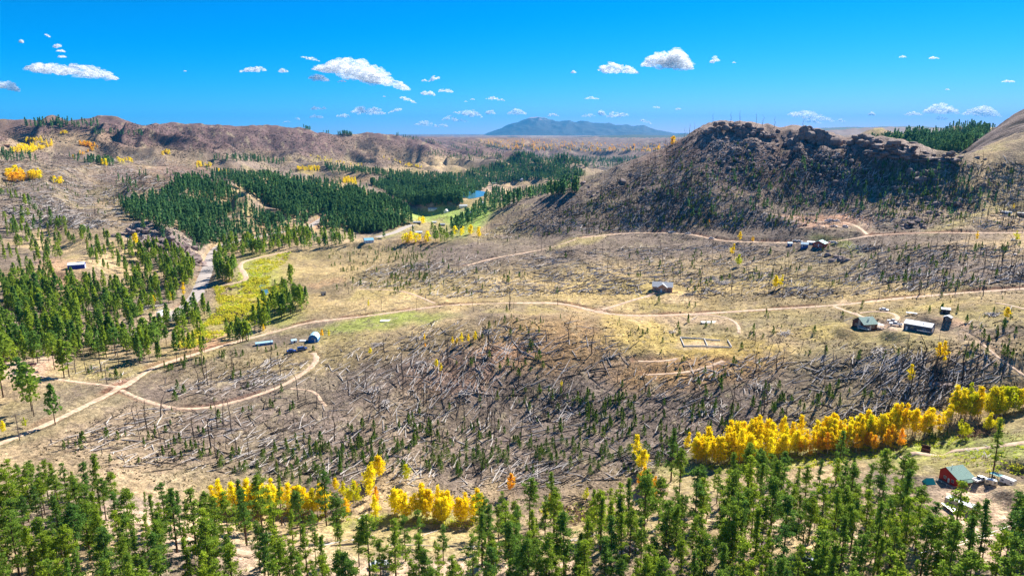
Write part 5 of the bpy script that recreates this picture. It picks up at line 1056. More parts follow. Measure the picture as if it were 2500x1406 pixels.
# cabins, vehicles and terraces under the rocky hill
M_redw = paint('red_board', (.40,.09,.06)); M_bluew = paint('blue_board', (.05,.10,.30))
o = root('cabin', 'small red cabin with teal roof dug into the hillside by the upper road', 'cabin', 2002, 601, 74, 300); gable(o, 8, 8.4, 2.6, 1.9, M_redw, R_teal, .5, base=-3); window(o, -4, -2, .8, 1.3, 1.2, '-x'); window(o, -4, 2, .8, 1.3, 1.2, '-x'); door(o, -4, 0, 0, 1, 2.1, '-x', M_frame)
o = root('shed', 'blue shed with pale blue roof left of the red cabin by the upper road', 'shed', 1964, 603, 0, 300); gable(o, 5, 4, 2.3, 1.2, M_bluew, R_lblue, .3, base=-2.5); window(o, 0, -2, .9, 1, .9, '-y'); door(o, -1.6, -2, 0, .9, 1.9, '-y', M_frame)
o = root('shed', 'tiny dark blue shed at the left end of the cabin yard', 'shed', 1928, 600, 10, 300); gable(o, 3.2, 3, 2.0, .8, M_bluew, R_blue, .2, base=-2); door(o, 0, -1.5, 0, .9, 1.8, '-y', M_frame)
o = root('shed', 'low white-roofed lean-to between the blue shed and the red cabin', 'shed', 1980, 597, 0, 300); gable(o, 5, 3, 1.9, .5, M_bluew, R_white, .3, base=-2); door(o, 0, -1.5, 0, .9, 1.7, '-y', M_frame)
# blue arched barn, long low shed and little tent-like shed
o = root('arched_barn', 'blue barn with rounded pale blue roof by the orange aspen', 'barn', 767, 832, 78)
g = Geo(); prof = [(-2.8,-1),(2.8,-1),(2.8,1.7),(2.3,3.3),(1.2,4.3),(0,4.65),(-1.2,4.3),(-2.3,3.3),(-2.8,1.7)]; n_ = len(prof)
V = [(-3.4, y, z) for y, z in prof]+[(3.4, y, z) for y, z in prof]; g.add(V, [tuple(range(n_))[::-1], tuple(range(n_, 2*n_))]+[(k, (k+1) % n_, n_+(k+1) % n_, n_+k) for k in range(n_)]); g.build('wall', paint('blue_steel', (.03,.16,.42)), o)
g = Geo(); pr = [(y*1.05, z*1.02+.05) for y, z in prof[2:]]
for a, b in zip(pr[:-1], pr[1:]): V = [(-3.7,a[0],a[1]),(3.7,a[0],a[1]),(3.7,b[0],b[1]),(-3.7,b[0],b[1])]; V += [(x, y*1.02, z+.08) for x, y, z in V]; g.add(V, [(0,3,2,1),(4,5,6,7),(0,1,5,4),(1,2,6,5),(2,3,7,6),(3,0,4,7)])
g.build('roof', R_lblue, o); window(o, -3.4, .2, 1.9, .7, .9, '-x'); door(o, -3.4, -1.2, 0, .9, 2, '-x', M_frame)
o = root('shed', 'long low shed with pale blue roof above the creek', 'shed', 645, 841, 4); gable(o, 10.6, 3.2, 1.5, .7, paint('blue_shed_wall', (.04,.18,.45)), R_lblue, .2); door(o, -3.5, -1.6, 0, .9, 1.4, '-y', M_frame); window(o, 1, -1.6, .6, 1, .6, '-y')
o = root('shed', 'tiny white shed between the long low shed and the arched barn', 'shed', 717, 836, 20); gable(o, 2.6, 2.0, 1.2, .6, M_white, R_lblue, .15); door(o, 0, -1, 0, .7, 1.1, '-y', M_char)
g = Geo(); p = G(740, 833); g.box(p[0]-1.6, p[0]+1.6, p[1]-1, p[1]+1, p[2]-.2, p[2]+.5); tag(g.build('white_tank', M_white), 'low white tank beside the blue arched barn', 'tank')
# blue steel building on the left hill
o = root('metal_barn', 'blue steel building with white roof standing among pines on the left hill', 'barn', 188, 655, -8)
gable(o, 14.5, 9.5, 4.2, 1.7, paint('navy_steel', (.03,.05,.33)), R_white, .2); g = Geo(); g.box(7.26, 7.34, -3, 3, -.5, 3.4); g.build('roller_door', M_white, o); door(o, -5, -4.75, 0, 1, 2.1, '-y', M_frame)
# red house, bottom right
o = root('red_house', 'red house with broad green metal roof at the lower right', 'house', 2332, 1174, 50)
M_red = paint('red_siding', (.46,.025,.02))
gable(o, 8.2, 9.6, 4.0, 2.7, M_red, R_green, .7, base=-2, peak=1.6)
g = Geo(); g.box(-2.6, 3.2, -6.4, -4.81, -2, 3.1); g.build('front_room', M_red, o); g = Geo(); g.add([(-3.2,-7.0,2.75),(3.9,-7.0,2.75),(3.9,-5.3,3.72),(-3.2,-5.3,3.72),(-3.2,-7.0,2.87),(3.9,-7.0,2.87),(3.9,-5.3,3.84),(-3.2,-5.3,3.84)], [(0,3,2,1),(4,5,6,7),(0,1,5,4),(1,2,6,5),(2,3,7,6),(3,0,4,7)]); g.build('lower_roof', R_green, o)
flue(o, -1.9, 1.0, 6.2, 7.6); window(o, -4.1, -2.2, 1.0, 1.2, 1.3, '-x'); window(o, -4.1, 1.8, 1.0, 1.2, 1.3, '-x'); door(o, -4.1, -.2, 0, 1, 2.1, '-x', M_frame); window(o, 1.6, -6.4, .9, 1.2, 1.2, '-y'); window(o, -1, -6.4, .9, 1.2, 1.2, '-y')
g = Geo(); g.box(-7.0, -4.15, -4.8, 3.6, -.5, -.28); g.build('deck', M_shed, o); g = Geo()
for z in (.2, .6): g.box(-7.0, -6.94, -4.8, 3.6, z, z+.06); g.box(-6.94, -4.2, -4.8, -4.74, z, z+.06)
g.build('railing', M_frame, o); posts(o, [(-6.9,-4.7),(-6.9,-2),(-6.9,.8),(-6.9,3.5)], .68, M_frame, -2.5)
# camper with an awning, mobile home, brown cart, tent
def camper(label, px, py, yaw, L, W, H, rmin=120, wh=True, m=None, name='camper_trailer', cat='camper'):
    o = root(name, label, cat, px, py, yaw, rmin); prof = [(-L/2,.45),(L/2-.2,.45),(L/2,.9),(L/2-.1,H-.15),(L/2-.3,H),(-L/2+.3,H),(-L/2,H-.3)]
    g = Geo(); g.prism(prof, -W/2, W/2); g.build('body', m or M_white, o); g = Geo(); g.box(-L/2+.2, L/2-.2, -W/2-.04, W/2+.04, H+.003, H+.10); g.build('roof', R_white, o)
    for x in np.linspace(-L*.3, L*.3, 3 if L > 6 else 2): window(o, x, -W/2, 1.25, .8, .6, '-y')
    door(o, L*.12, -W/2, .5, .65, 1.75, '-y', M_frame)
    if wh:
        for s in (-1, 1): g = Geo(); g.tube([(-.4, s*(W/2-.25), .38), (-.4, s*(W/2+.02), .38)], .38, 12); g.build('wheel', M_char, o)
        g = Geo(); g.tube([(-L/2, 0, .5), (-L/2-1.1, 0, .45)], .06, 6); g.build('hitch', M_char, o)
    return o
o = camper('white camper trailer with a teal awning on the grass right of the red house', 2460, 1182, -24, 5.2, 2.3, 2.7)
g = Geo(); g.add([(-6.6,-1.3,2.25),(-2.7,-1.3,2.35),(-2.7,1.6,2.35),(-6.6,1.6,2.25),(-6.6,-1.3,2.33),(-2.7,-1.3,2.43),(-2.7,1.6,2.43),(-6.6,1.6,2.33)], [(0,3,2,1),(4,5,6,7),(0,1,5,4),(1,2,6,5),(2,3,7,6),(3,0,4,7)]); g.build('awning', R_teal, o); posts(o, [(-6.5,-1.2),(-6.5,1.5),(-4.6,-1.2),(-4.6,1.5)], 2.25, M_trunkw)
camper('long mobile home with white roof under pines at the lower right', 2348, 1243, -20, 10.5, 3.4, 2.9, wh=False, m=paint('cream_siding', (.55,.46,.34)), name='mobile_home', cat='mobile home')
camper('small cream camper half hidden by pines behind the mobile home', 2418, 1183, 10, 4.2, 2.0, 2.3, m=paint('cream_metal', (.6,.55,.42)))
o = root('garden_shed', 'little brown box shed with open top beside the dirt track', 'shed', 2260, 1101, 0)
g = Geo(); g.box(-1.5,1.5,-.95,-.85,0,1.3); g.box(-1.5,1.5,.85,.95,0,2.1); g.box(-1.5,-1.4,-.85,.85,0,1.7); g.box(1.4,1.5,-.85,.85,0,1.7); g.box(-1.4,1.4,-.85,.85,0,.3); g.build('wall', M_trunkw, o); g = Geo(); g.box(-1.58,1.58,-1.02,-.96,.9,1.32); g.build('rail', M_brown, o); g = Geo(); g.box(-.4,.4,-.9,-.96,.1,.2); 
o = root('dog_house', 'small orange-brown wooden hut between pines near the bottom edge', 'hut', 2118, 1338, 10, 100); gable(o, 2.2, 1.9, 1.3, .6, noisy('orange_wood', (.42,.14,.05), 3, .2), M_trunkw, .15, base=-.4); door(o, 0, -.95, 0, .6, 1, '-y', M_char)
g = Geo(); p = G(2268, 1178); g.add([(p[0]-1.2,p[1]-1,p[2]),(p[0]+1.2,p[1]-1,p[2]),(p[0]+1.2,p[1]+1,p[2]),(p[0]-1.2,p[1]+1,p[2]),(p[0]-.9,p[1],p[2]+1.3),(p[0]+.9,p[1],p[2]+1.3)], [(3,2,1,0),(0,1,5,4),(2,3,4,5),(0,4,3),(1,2,5)]); tag(g.build('tent', mat('turquoise_cloth', (.03,.5,.5), .7)), 'turquoise tarp tent left of the red house', 'tent')
camper('white box trailer parked on the pink dirt beside the paved road', 394, 771, 60, 7.5, 2.5, 3.2, name='box_trailer', cat='trailer')
camper('white mobile home at the right edge below the rocky hill, left unit', 2458, 523, 0, 9, 3, 2.8, 300, False, name='mobile_home', cat='mobile home')
camper('grey-brown mobile home cut by the right edge below the rocky hill', 2494, 527, 4, 9, 3.4, 3.4, 300, False, m=paint('taupe_siding', (.25,.22,.2)), name='mobile_home', cat='mobile home')
g = Geo(); p = G(943, 783); g.box(p[0]-3, p[0]+3, p[1]-1.6, p[1]+1.6, p[2]-.2, p[2]+.22); tag(g.build('concrete_slab', paint('white_concrete', (.72,.70,.66))), 'white concrete slab lying in the green meadow', 'slab')
g = Geo(); p = G(1742, 786); g.box(p[0]-6, p[0]+5, p[1]-2, p[1]+1.4, p[2]-.3, p[2]+.12); tag(g.build('concrete_slab', paint('pale_concrete', (.60,.57,.52))), 'pale grey slab strip beside the looping dirt track', 'slab')
# valley homes far off
far_h = [(900,592,26,'white house with blue roof at the forest edge in the valley',11,9,3.4,2.2,R_blue,M_white,12),(1023,571,16,'small white house beside the valley track',9,7,2.6,1.4,R_white,M_white,0),(1145,523,14,'dark-roofed house in the green valley field',11,8,3,2,R_grey,paint('cream_wall',(.5,.45,.38)),8),(1090,519,8,'white-gabled barn in the green field across the road',9,8,4,3,R_grey,M_white,60),(1058,513,16,'long white building at the edge of the valley forest',22,8,3,1.5,R_white,M_white,4),(1131,506,12,'long white shed above the valley road',16,8,3.4,1.6,R_white,M_white,6),
  (1205,450,10,'dark barn in the far meadow',20,10,4,2,R_grey,paint('dark_barn_wall',(.12,.08,.07)),0),(1273,440,6,'white cottage at the far edge of the forest',12,9,4,3,R_white,M_white,0),(1315,437,6,'tiny white building between trees in the far valley',10,8,4,3,R_white,M_white,0),(1175,452,10,'long pale stable in the far meadow',26,9,3,1.6,R_white,M_white,0),(1080,551,8,'small grey house below the green field',9,7,2.6,1.5,R_grey,M_shed,0),(1018,546,8,'grey sheds by the valley road junction',12,6,2.6,1.2,R_grey,M_shed,0),(864,439,8,'dark cabin among far orange aspens',12,8,3.4,2.4,R_grey,M_trunkw,0),(16,358,8,'dark red roofed house by the golden aspens on the far left hill',16,9,3.4,2.4,M_trunkw,M_trunkw,0),(1180,498,8,'small white house by the pond road',10,8,3,2,R_white,M_white,0),(790,720,8,'small dark hut on the slope right of the creek pines',4,3,2.2,.8,M_shed,M_shed,0),(1060,545,8,'white sheds scattered by the valley road',8,5,2.4,1,R_white,M_white,0)]
for px, py, wd, lab, L_, W_, H_, rs, rm, wm, yw in far_h:
    o = root('valley_house', lab, 'house', px, py, yw, 400); gable(o, L_, W_, H_, rs, wm, rm, .4, base=-2)
    for x in (-L_*.3, L_*.05, L_*.33): window(o, x, -W_/2, 1, L_*.09, 1.2, '-y')
    door(o, -L_*.12, -W_/2, 0, 1.1, 2.1, '-y', M_frame)

# ------------------------------------------------------------------ vehicles
M_tyre = mat('tyre', (.02,.02,.02), .9); M_hub = mat('wheel_hub', (.45,.45,.45), .4, .6); M_carglass = mat('car_glass', (.02,.025,.03), .08, spec=.8)
def car(label, px, py, yaw, kind, col, rmin=120):
    m = mat('car_paint', col, .3, .2, .6); o = root({'pickup': 'pickup_truck', 'suv': 'parked_suv', 'car': 'parked_car', 'flat': 'flatbed_trailer'}[kind], label, {'pickup': 'pickup truck', 'suv': 'suv', 'car': 'car', 'flat': 'trailer'}[kind], px, py, yaw, rmin)
    L, W = {'pickup': (5.7,1.95), 'suv': (4.8,1.9), 'car': (4.5,1.8), 'flat': (5,2)}[kind]; h = L/2
    if kind == 'pickup': body = [(-h,.45),(h,.45),(h,.85),(h-.15,1.05),(h-1.5,1.15),(-.35,1.18),(-.35,.80),(-h+.1,.80),(-h+.1,1.18),(-h,1.18)]; cab = [(-.55,1.16),(1.25,1.14),(.55,1.78),(-.45,1.82)]
    elif kind == 'suv': body = [(-h,.4),(h,.4),(h,.8),(h-.2,1.0),(h-1.2,1.1),(-h,1.12)]; cab = [(-h+.05,1.1),(1.3,1.09),(.6,1.75),(-h+.35,1.78)]
    else: body = [(-h,.35),(h,.35),(h,.7),(h-.2,.85),(h-1.2,.95),(-h+.6,.97),(-h,.9)]; cab = [(-h+.6,.95),(1.1,.94),(.35,1.45),(-h+1.3,1.45)]
    if kind == 'flat': body = [(-h,.7),(h,.7),(h,.9),(-h,.9)]; cab = None
    g = Geo(); g.prism(body, -W/2, W/2)
    if kind == 'pickup':
        g.box(-h, -.36, -W/2, -W/2+.08, .801, 1.185); g.box(-h, -.36, W/2-.08, W/2, .801, 1.185)
    g.build('body', m, o)
    if cab:
        n = len(cab); V = [(x, -W/2*(.97 if z < 1.2 else .80), z) for x, z in cab]+[(x, W/2*(.97 if z < 1.2 else .80), z) for x, z in cab]
        g = Geo(); g.add(V, [tuple(range(n)), tuple(range(2*n-1, n-1, -1))]+[(k, n+k, n+(k+1) % n, (k+1) % n) for k in range(n)]); g.build('window', M_carglass, o)
        xs = [x for x, z in cab]; zt = cab[2][1]; g = Geo(); g.box(cab[3][0], cab[2][0], -W/2*.81, W/2*.81, zt-.05, zt+.05)
        for x0, x1 in ((cab[3][0]+.0, cab[0][0]), (cab[2][0], cab[1][0]), ((cab[3][0]+cab[2][0])/2,)*2):
            for s in (-1, 1): g.tube([(x0, s*W/2*.81, zt), (x1, s*W/2*.96, cab[0][1])], .05, 4)
        g.build('cab_roof', m, o)
        for s in (-1, 1): g = Geo(); g.box(h-.02, h+.03, s*W*.36-.18, s*W*.36+.18, .62, .78); g.build('headlight', M_frame, o)
    for x in (-h*.62, h*.64):
        for s in (-1, 1):
            g = Geo(); g.tube([(x, s*(W/2-.22), .36), (x, s*(W/2+.02), .36)], .36, 14); w = g.build('wheel', M_tyre, o); g = Geo(); g.tube([(x, s*(W/2+.0), .36), (x, s*(W/2+.035), .36)], .2, 10); g.build('rim', M_hub, w)
    o.location.z += .12
car('white pickup with red stripe parked between the cabin and the metal barn', 2186, 795, 178, 'pickup', (.8,.8,.82)); car('second silver pickup just behind the white pickup in the yard', 2180, 788, 172, 'pickup', (.6,.62,.65)); car('silver pickup parked in front of the metal barn', 2255, 812, -10, 'pickup', (.62,.64,.66)); car('pale green suv parked in front of the green-roofed cabin', 2109, 806, -18, 'suv', (.45,.55,.55)); car('white car parked on the loop road above the cabin', 2158, 759, -14, 'car', (.75,.76,.78))
car('white flat trailer beside the track above the metal barn', 2225, 768, 0, 'flat', (.75,.75,.75))
for px, py, c, kd, lab in ((2021,541,(.8,.8,.8),'pickup','leftmost white pickup on the upper terrace'),(2030,540,(.7,.7,.72),'suv','white suv second on the upper terrace'),(2042,541,(.82,.82,.82),'pickup','white pickup at the right end of the upper terrace'),(2036,555,(.75,.75,.75),'pickup','white pickup on the lower terrace, left one'),(2064,555,(.75,.75,.78),'suv','white suv on the lower terrace, right one'),(1942,590,(.8,.8,.8),'car','white car left of the blue shed by the upper road'),(1952,591,(.75,.76,.8),'car','second white car left of the blue shed by the upper road'),(2028,594,(.8,.8,.8),'car','white car just right of the red cabin'),(2037,595,(.7,.7,.7),'suv','white suv second to the right of the red cabin'),(1680,572,(.75,.75,.75),'car','left one of two pale cars on the upper road'),(1737,584,(.7,.7,.72),'car','right one of two pale cars on the upper road'),(2476,588,(.8,.8,.8),'car','white car by the lime aspen below the upper road'),(1640,569,(.7,.7,.7),'pickup','pale pickup at the left bend of the upper road')):
    car(lab, px, py, rng.uniform(-15, 15)+180*(rng.integers(0, 2)), kd, c, 300)
car('white car half hidden by pines at the bottom centre-left', 925, 1385, 8, 'car', (.8,.82,.85), 100); car('dark blue car with white roof near the bottom edge, left of a pickup', 1982, 1378, -20, 'car', (.10,.14,.22), 100); car('silver blue pickup near the bottom edge among pines', 2020, 1368, 20, 'pickup', (.35,.42,.55), 100); car('rusty brown old car at the bottom edge among pines', 1975, 1399, -8, 'car', (.12,.07,.05), 100); car('white pickup behind pines right of the mobile home', 2392, 1175, 60, 'pickup', (.8,.8,.8)); car('white boat-shaped trailer left of the mobile home', 2318, 1245, -50, 'flat', (.8,.8,.8)); car('tiny dark car by the gravel heap left of the tracks', 78, 893, 0, 'car', (.12,.03,.04), 150)
car('blue car among scrap above the end of the looping track', 712, 860, 0, 'car', (.05,.1,.4)); car('dark blue van among scrap above the end of the looping track', 738, 855, 10, 'suv', (.08,.12,.3))

# ------------------------------------------------------------------ fence, utility poles and wires
def fence(label, pts, n):
    o = link('wire_fence', None, loc=G(*pts[0])); tag(o, label, 'fence'); P = [G(x, y)-np.array(o.location) for x, y in pts]; P = densify(np.array(P), 4.0)[:100]
    for p in P: g = Geo(); g.tube([(p[0], p[1], p[2]-.3), (p[0], p[1], p[2]+1.3)], .09, 5); g.build('post', M_mid, o)
    for z in (.5, 1.1): g = Geo(); g.tube([(p[0], p[1], p[2]+z) for p in P], .012, 3); g.build('wire', M_hub, o)
fence('old post and wire fence along the right of the track junction', [(330,918),(300,935),(262,938),(215,928),(170,922)], 10)
fence('post and wire fence right below the paved road bend', [(480,735),(510,708),(530,700)], 6)
def pole(px, py, h, lab, rmin=120):
    o = root('utility_pole', lab, 'utility pole', px, py, 25, rmin); g = Geo(); g.tube([(0,0,-.8),(0,0,h)], [.16,.10], 8); g.build('post', M_mid, o); g = Geo(); g.box(-1.2,1.2,-.06,.06,h-.9,h-.76); g.build('crossarm', M_mid, o)
    for x in (-1.05, 0, 1.05): g = Geo(); g.tube([(x,0,h-.76),(x,0,h-.52)], .05, 6); g.build('insulator', M_frame, o)
    return o
def wire(a, b, za, zb, lab, sag=1.2, off=0):
    t = np.linspace(0, 1, 14); P = [(a[0]+(b[0]-a[0])*q+off, a[1]+(b[1]-a[1])*q, (a[2]+za)*(1-q)+(b[2]+zb)*q-sag*4*q*(1-q)) for q in t]; g = Geo(); g.tube(P, .022, 4); tag(g.build('power_line', M_hub), lab, 'power line')
p1 = pole(261, 937, 9, 'wooden utility pole on the green flat left of the track junction'); p2 = pole(291, 897, 8.5, 'wooden utility pole with crossarm behind the green flat'); p0 = pole(48, 1075, 9, 'utility pole among the pines at the left edge'); p3 = pole(648, 955, 10, 'tall lone pole on the looping track')
for k, off in enumerate((-.9, .9)):
    wire(p1.location, p2.location, 8.6, 8.1, ('left' if k == 0 else 'right')+' wire between the two utility poles on the green flat', off=off); wire(p0.location, p1.location, 8.6, 8.6, ('upper' if k else 'lower')+' wire running down the left track to the utility pole', 2, off=off)
a = G(2235, 1440, 90); b = G(2560, 1330, 90)
for k in (0, 1): wire(a, b, 7.5, 7.5, ('left' if k == 0 else 'right')+' of two pale wires crossing the bottom right corner', .6, k*1.6)

# ------------------------------------------------------------------ water
def water_mat():
    m = mat('pond_water', (.05,.16,.22), .25, spec=.6); n = m.node_tree.nodes; l = m.node_tree.links; t = n.new('ShaderNodeTexNoise'); t.inputs['Scale'].default_value = 3; u = n.new('ShaderNodeBump'); u.inputs['Strength'].default_value = .15; l.new(t.outputs['Fac'], u.inputs['Height']); l.new(u.outputs[0], n['Principled BSDF'].inputs['Normal']); return m
MW = water_mat()
def water(pts, lab, name='water', lift=.5, rmin=300):
    c = np.mean(np.array(pts, float), 0); z = G(c[0], c[1], rmin)[2]+lift; a, t = pix2ang([p[0] for p in pts], [p[1] for p in pts]); r = (z-CAMZ)/t; Q = [(r[i]*math.sin(a[i]), r[i]*math.cos(a[i]), z) for i in range(len(pts))]
    Q = [tuple(q) for q in catmull(np.array(Q+Q[:1]), 4)[:-1]]
    g = Geo(); n = len(Q); g.add(Q+[(x, y, z-2) for x, y, _ in Q], [tuple(range(n))]+[tuple(2*n-1-i for i in range(n))]+[(i, n+i, n+(i+1) % n, (i+1) % n) for i in range(n)]); tag(g.build(name, MW), lab, 'pond', kind='structure')
water([(1110,478),(1135,469),(1165,466),(1190,470),(1180,478),(1150,485),(1138,483)], 'blue pond at the edge of the far valley forest', lift=.6, rmin=900)
water([(632,688),(640,685),(648,692),(652,703),(656,716),(650,720),(641,712),(634,700)], 'blue-green creek pool in the meadow', lift=.25)
water([(583,784),(592,780),(608,784),(607,790),(592,790)], 'small blue creek pool below the meadow', lift=.25)

# ------------------------------------------------------------------ clouds, real puffs of vapour far beyond the ranges
def cloud_mat():
    m = bpy.data.materials.new('cloud_vapour'); m.use_nodes = True; n = m.node_tree.nodes; l = m.node_tree.links; n.clear(); o = n.new('ShaderNodeOutputMaterial'); d = n.new('ShaderNodeBsdfDiffuse'); t = n.new('ShaderNodeBsdfTranslucent'); x = n.new('ShaderNodeMixShader'); x.inputs[0].default_value = .78
    d.inputs[0].default_value = (1, 1, 1, 1); t.inputs[0].default_value = (1, 1, 1, 1); l.new(d.outputs[0], x.inputs[1]); l.new(t.outputs[0], x.inputs[2])
    tr = n.new('ShaderNodeBsdfTransparent'); y = n.new('ShaderNodeMixShader'); g = n.new('ShaderNodeNewGeometry'); q = n.new('ShaderNodeTexNoise'); q.inputs['Scale'].default_value = .003; q.inputs['Detail'].default_value = 6; q.inputs['Roughness'].default_value = .7; l.new(g.outputs['Position'], q.inputs['Vector'])
    r = n.new('ShaderNodeMapRange'); r.inputs['From Min'].default_value = .38; r.inputs['From Max'].default_value = .62; r.inputs['To Min'].default_value = .05; r.inputs['To Max'].default_value = .42; l.new(q.outputs['Fac'], r.inputs['Value'])
    l.new(r.outputs[0], y.inputs[0]); l.new(tr.outputs[0], y.inputs[1]); l.new(x.outputs[0], y.inputs[2]); l.new(y.outputs[0], o.inputs[0]); return m
MC = cloud_mat()
CU = [rock_unit(1000+i, 3, .9, .8) for i in range(5)]
def cloud(px, py, w, h, tilt=0, skew=0.0, dens=1.0):
    D = 48000; rg = np.random.default_rng(int(px*7+py)); a0, t0 = pix2ang(px, py); parts = []; k_ = D/FPX
    n = int((14+w*.65)*dens)
    for i in range(n):
        u = rg.uniform(-1, 1); env = (1-abs(u)**2.0)**.8*(1-.35*math.sin(u*3+px)*.6); v_ = rg.uniform(0, 1)*env; s_ = (h*.30*(.35+.65*env)*(1-.5*v_)*rg.uniform(.45, 1.2)+.6)
        x = px+u*w/2+skew*v_*h*.5; y = py+h*.28-v_*h*.72+u*w/2*math.tan(R(tilt)); aa, tt = pix2ang(x, y); d = D+rg.uniform(-.5, .5)*w*k_*.5
        q = CU[rg.integers(0, 5)]; s = s_*k_; r_ = rg.uniform(0, 6.28); c_, si = math.cos(r_), math.sin(r_); V = q[0]*np.array((1.25, 1.25, .8))*s; V = np.stack([V[:, 0]*c_-V[:, 1]*si, V[:, 0]*si+V[:, 1]*c_, V[:, 2]], 1)
        V = V*(1+.16*vnoise(V[:, 0]/s*3.1+i, V[:, 2]/s*3.1+V[:, 1]/s*2.3, 5)+.08*vnoise(V[:, 0]/s*8+i, V[:, 2]/s*8, 9))[:, None]
        parts.append((V+np.array((d*math.sin(aa), d*math.cos(aa), d*tt+CAMZ)), q[1], 0))
    v, f, m = join(parts); return link('cloud', mesh_np('cloud', v, [f], None, [MC], smooth=True))
CL = [(172,171,222,36,6),(15,209,52,26,12),(140,112,16,12,0),(148,125,22,6,5),(152,138,18,7,0),(116,87,12,5,30),(52,101,5,10,0),(618,170,62,16,-3),(692,173,22,12,0),(757,143,46,8,12),(885,178,220,54,13),(778,190,52,18,8),(775,166,24,16,0),(835,199,22,6,0),(900,270,84,24,2),(838,283,36,12,4),(965,270,34,9,-14),(773,265,30,9,0),(790,265,12,6,0),(773,285,34,10,0),(760,286,10,4,0),
 (1045,228,34,15,6),(1088,222,36,12,0),(1060,192,26,12,-20),(1036,197,14,6,0),(993,242,34,10,14),(1010,250,12,5,10),(1042,304,60,14,6),(1083,306,20,10,8),(1098,289,34,14,0),(1124,295,38,8,2),(1147,277,60,18,10),(1113,275,14,5,6),(1203,241,34,10,6),(1226,244,12,6,10),(1153,243,10,4,0),(1196,275,22,14,0),(1262,274,44,18,0),(1352,281,28,12,0),(1444,240,34,7,0),(1437,282,34,9,0),(1470,277,22,14,10),(1508,280,52,16,-4),(1509,167,92,30,4),(1630,147,112,58,4),(1400,176,10,8,0),(1578,297,30,9,16),(1603,262,16,6,8),(1655,266,12,6,0),(1745,147,20,16,-10),(1792,153,8,4,0),
 (1979,283,112,22,8),(1985,296,44,10,8),(2055,295,18,8,12),(2128,279,14,10,0),(2204,139,16,5,0),(2280,142,24,6,0),(2463,199,34,6,0),(2313,219,8,4,0),(2231,278,46,12,0),(2298,268,84,28,3),(2300,288,26,10,0),(2398,274,92,26,3),(1137,248,6,3,0),(938,236,6,3,0),(452,174,6,3,0),(700,298,16,5,0),(725,290,12,6,0)]
big = {(172,171):'long flat-based white cloud at the upper left', (885,178):'largest drawn-out white cloud left of centre', (1630,147):'tall puffy white cloud right of centre, highest of the large ones', (1509,167):'white cloud just left of the tall puffy one', (2298,268):'puffy white cloud above the pine hill at the right', (2398,274):'white cloud nearest the granite dome', (1979,283):'long low cloud right above the rocky crest', (900,270):'flat-based cloud under the largest cloud', (15,209):'cloud cut by the left edge of the picture', (1262,274):'ragged cloud touching the left side of the mountain'}
for c in CL:
    o = cloud(*c)
    if (c[0], c[1]) in big: tag(o, big[(c[0], c[1])], 'cloud', 'small clouds in the blue sky')
    else: tag(o, None, 'cloud', 'small clouds in the blue sky'); AUTO.append((o, 'white cloud', 'wide thin' if c[2] > 40 else 'small' if c[2] > 20 else 'tiny'))

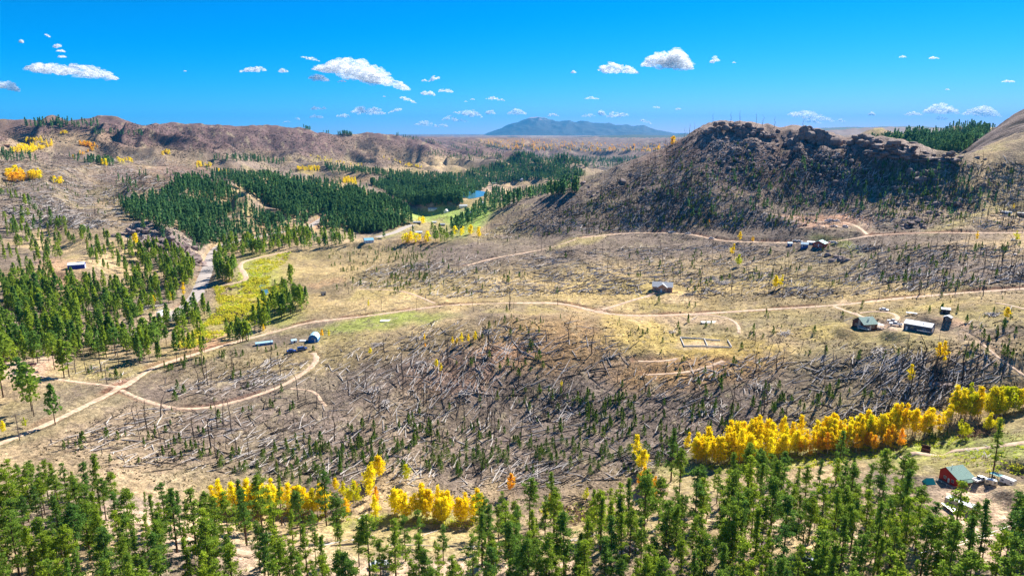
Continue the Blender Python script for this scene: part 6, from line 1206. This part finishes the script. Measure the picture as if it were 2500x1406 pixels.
# ------------------------------------------------------------------ labels for the repeats: each told by its look and by the landmark it stands nearest to
MARKS = [(2110,790,'brown green-roofed cabin'),(2243,795,'white-roofed metal barn'),(2312,765,'two small sheds'),(1617,697,'tan brick house'),(1722,838,'log foundation'),(2000,590,'red teal-roofed cabin'),(768,822,'blue arched barn'),(645,836,'long low blue shed'),(190,645,'blue steel building'),(2335,1150,'red house'),(2458,1165,'white camper'),(2350,1232,'white-roofed mobile home'),(2260,1092,'brown box shed'),
 (290,946,'left track junction'),(775,870,'looping track bend'),(800,990,'zigzag track end'),(1075,742,'fork on the long track'),(1470,760,'brick house drive'),(1130,832,'row of five aspens'),(1070,902,'two aspens on the knoll'),(1372,940,'lone mid-slope aspen'),(904,860,'lone orange aspen'),(1620,880,'red cut terraces'),(2223,925,'narrow lone aspen'),(2295,880,'right slope aspen pair'),(1900,695,'round aspen pair'),(1800,640,'upper lime aspen'),
 (640,1215,'left aspen grove'),(1080,1235,'middle aspen grove'),(1245,1195,'lone orange creekside aspen'),(1640,1130,'broad dark conifer'),(1800,1080,'thick end of aspen band'),(2000,1065,'middle of aspen band'),(2220,1050,'right end of aspen band'),(2350,1000,'right yellow aspen patch'),(2440,990,'lime green aspens'),(1795,1280,'grey twiggy dead conifer'),(2118,1335,'orange-brown hut'),(2000,1372,'cars at the bottom'),(925,1380,'white bottom car'),
 (0,1406,'bottom left corner'),(2500,1406,'bottom right corner'),(600,1406,'bottom edge under left grove'),(1250,1406,'bottom edge centre'),(1600,1406,'bottom edge right of centre'),(300,1250,'ground left of left grove'),(885,1225,'creekside aspen cluster'),(1430,1250,'dry creek bed'),(1140,955,'bleached mid-slope slash pile'),(912,945,'low white log heap'),(1027,880,'crossed white log pile'),(1000,1100,'shady slope foot'),(300,1060,'left foot of the burn'),(520,1060,'lower left burn'),(1300,1080,'lower middle burn'),(1500,1010,'right middle burn'),(1735,1000,'long crossing logs'),(1915,812,'low dark log pile'),
 (1768,310,'rocky summit'),(1985,340,'square granite knob'),(2108,345,'rounded granite tor'),(2235,372,'flat slab stack'),(2318,385,'balanced boulders'),(2218,550,'boulders above the upper road'),(2030,540,'parked terrace vehicles'),(475,640,'paved road rock cut'),
 (172,171,'long upper left cloud'),(885,178,'largest cloud'),(1630,147,'tall puffy cloud'),(1509,167,'cloud left of the tall one'),(2298,268,'cloud above the pine hill'),(2398,274,'cloud by the granite dome'),(1979,283,'low cloud over the crest'),(900,270,'flat cloud under the largest'),(1310,290,'snowy mountain'),(2200,140,'blank upper right sky'),(140,110,'upper left wisps')]
ORD = ['', 'second ', 'third ', 'fourth ', 'fifth ', 'sixth ', 'seventh ', 'eighth ', 'ninth ', 'tenth ', 'eleventh ', 'twelfth ', 'thirteenth ', 'fourteenth ', 'fifteenth ', 'sixteenth ', 'seventeenth ', 'eighteenth ', 'nineteenth ', 'twentieth ', 'twenty-first ', 'twenty-second ', 'twenty-third ', 'twenty-fourth ', 'twenty-fifth ', 'twenty-sixth ', 'twenty-seventh ', 'twenty-eighth ', 'twenty-ninth ', 'thirtieth ', 'thirty-first ', 'thirty-second ', 'thirty-third ', 'thirty-fourth ', 'thirty-fifth ']
bpy.context.view_layer.update()
buck = {}
for o, noun, adj in AUTO:
    p = o.location
    if noun == 'white cloud': me = o.data; n_ = len(me.vertices); p = me.vertices[n_//2].co
    x, y = world2pix(np.array(p[0]), np.array(p[1]), np.array(p[2])); x, y = float(x), float(y)
    md = [(math.hypot(x-mx_, (y-my)*1.3), i) for i, (mx_, my, _) in enumerate(MARKS) if (my < 300 and mx_ != 0) == (noun == 'white cloud')]
    d, i = min(md); mx_, my, mn = MARKS[i]
    sd_ = ('right of' if x > mx_ else 'left of') if abs(x-mx_) > abs(y-my)*1.3 else ('below' if y > my else 'above')
    buck.setdefault((i, sd_, noun, adj), []).append((d, o))
for (i, sd_, noun, adj), lst in buck.items():
    lst.sort(key=lambda t: t[0])
    for k, (d, o) in enumerate(lst):
        base = f'{adj} {noun} {sd_} the {MARKS[i][2]}'
        if len(lst) == 1: o['label'] = base
        elif k < len(ORD): o['label'] = base+', '+('nearest to it' if k == 0 else ORD[k]+'nearest')
        else: o['label'] = base+', farther out than the twenty nearest'
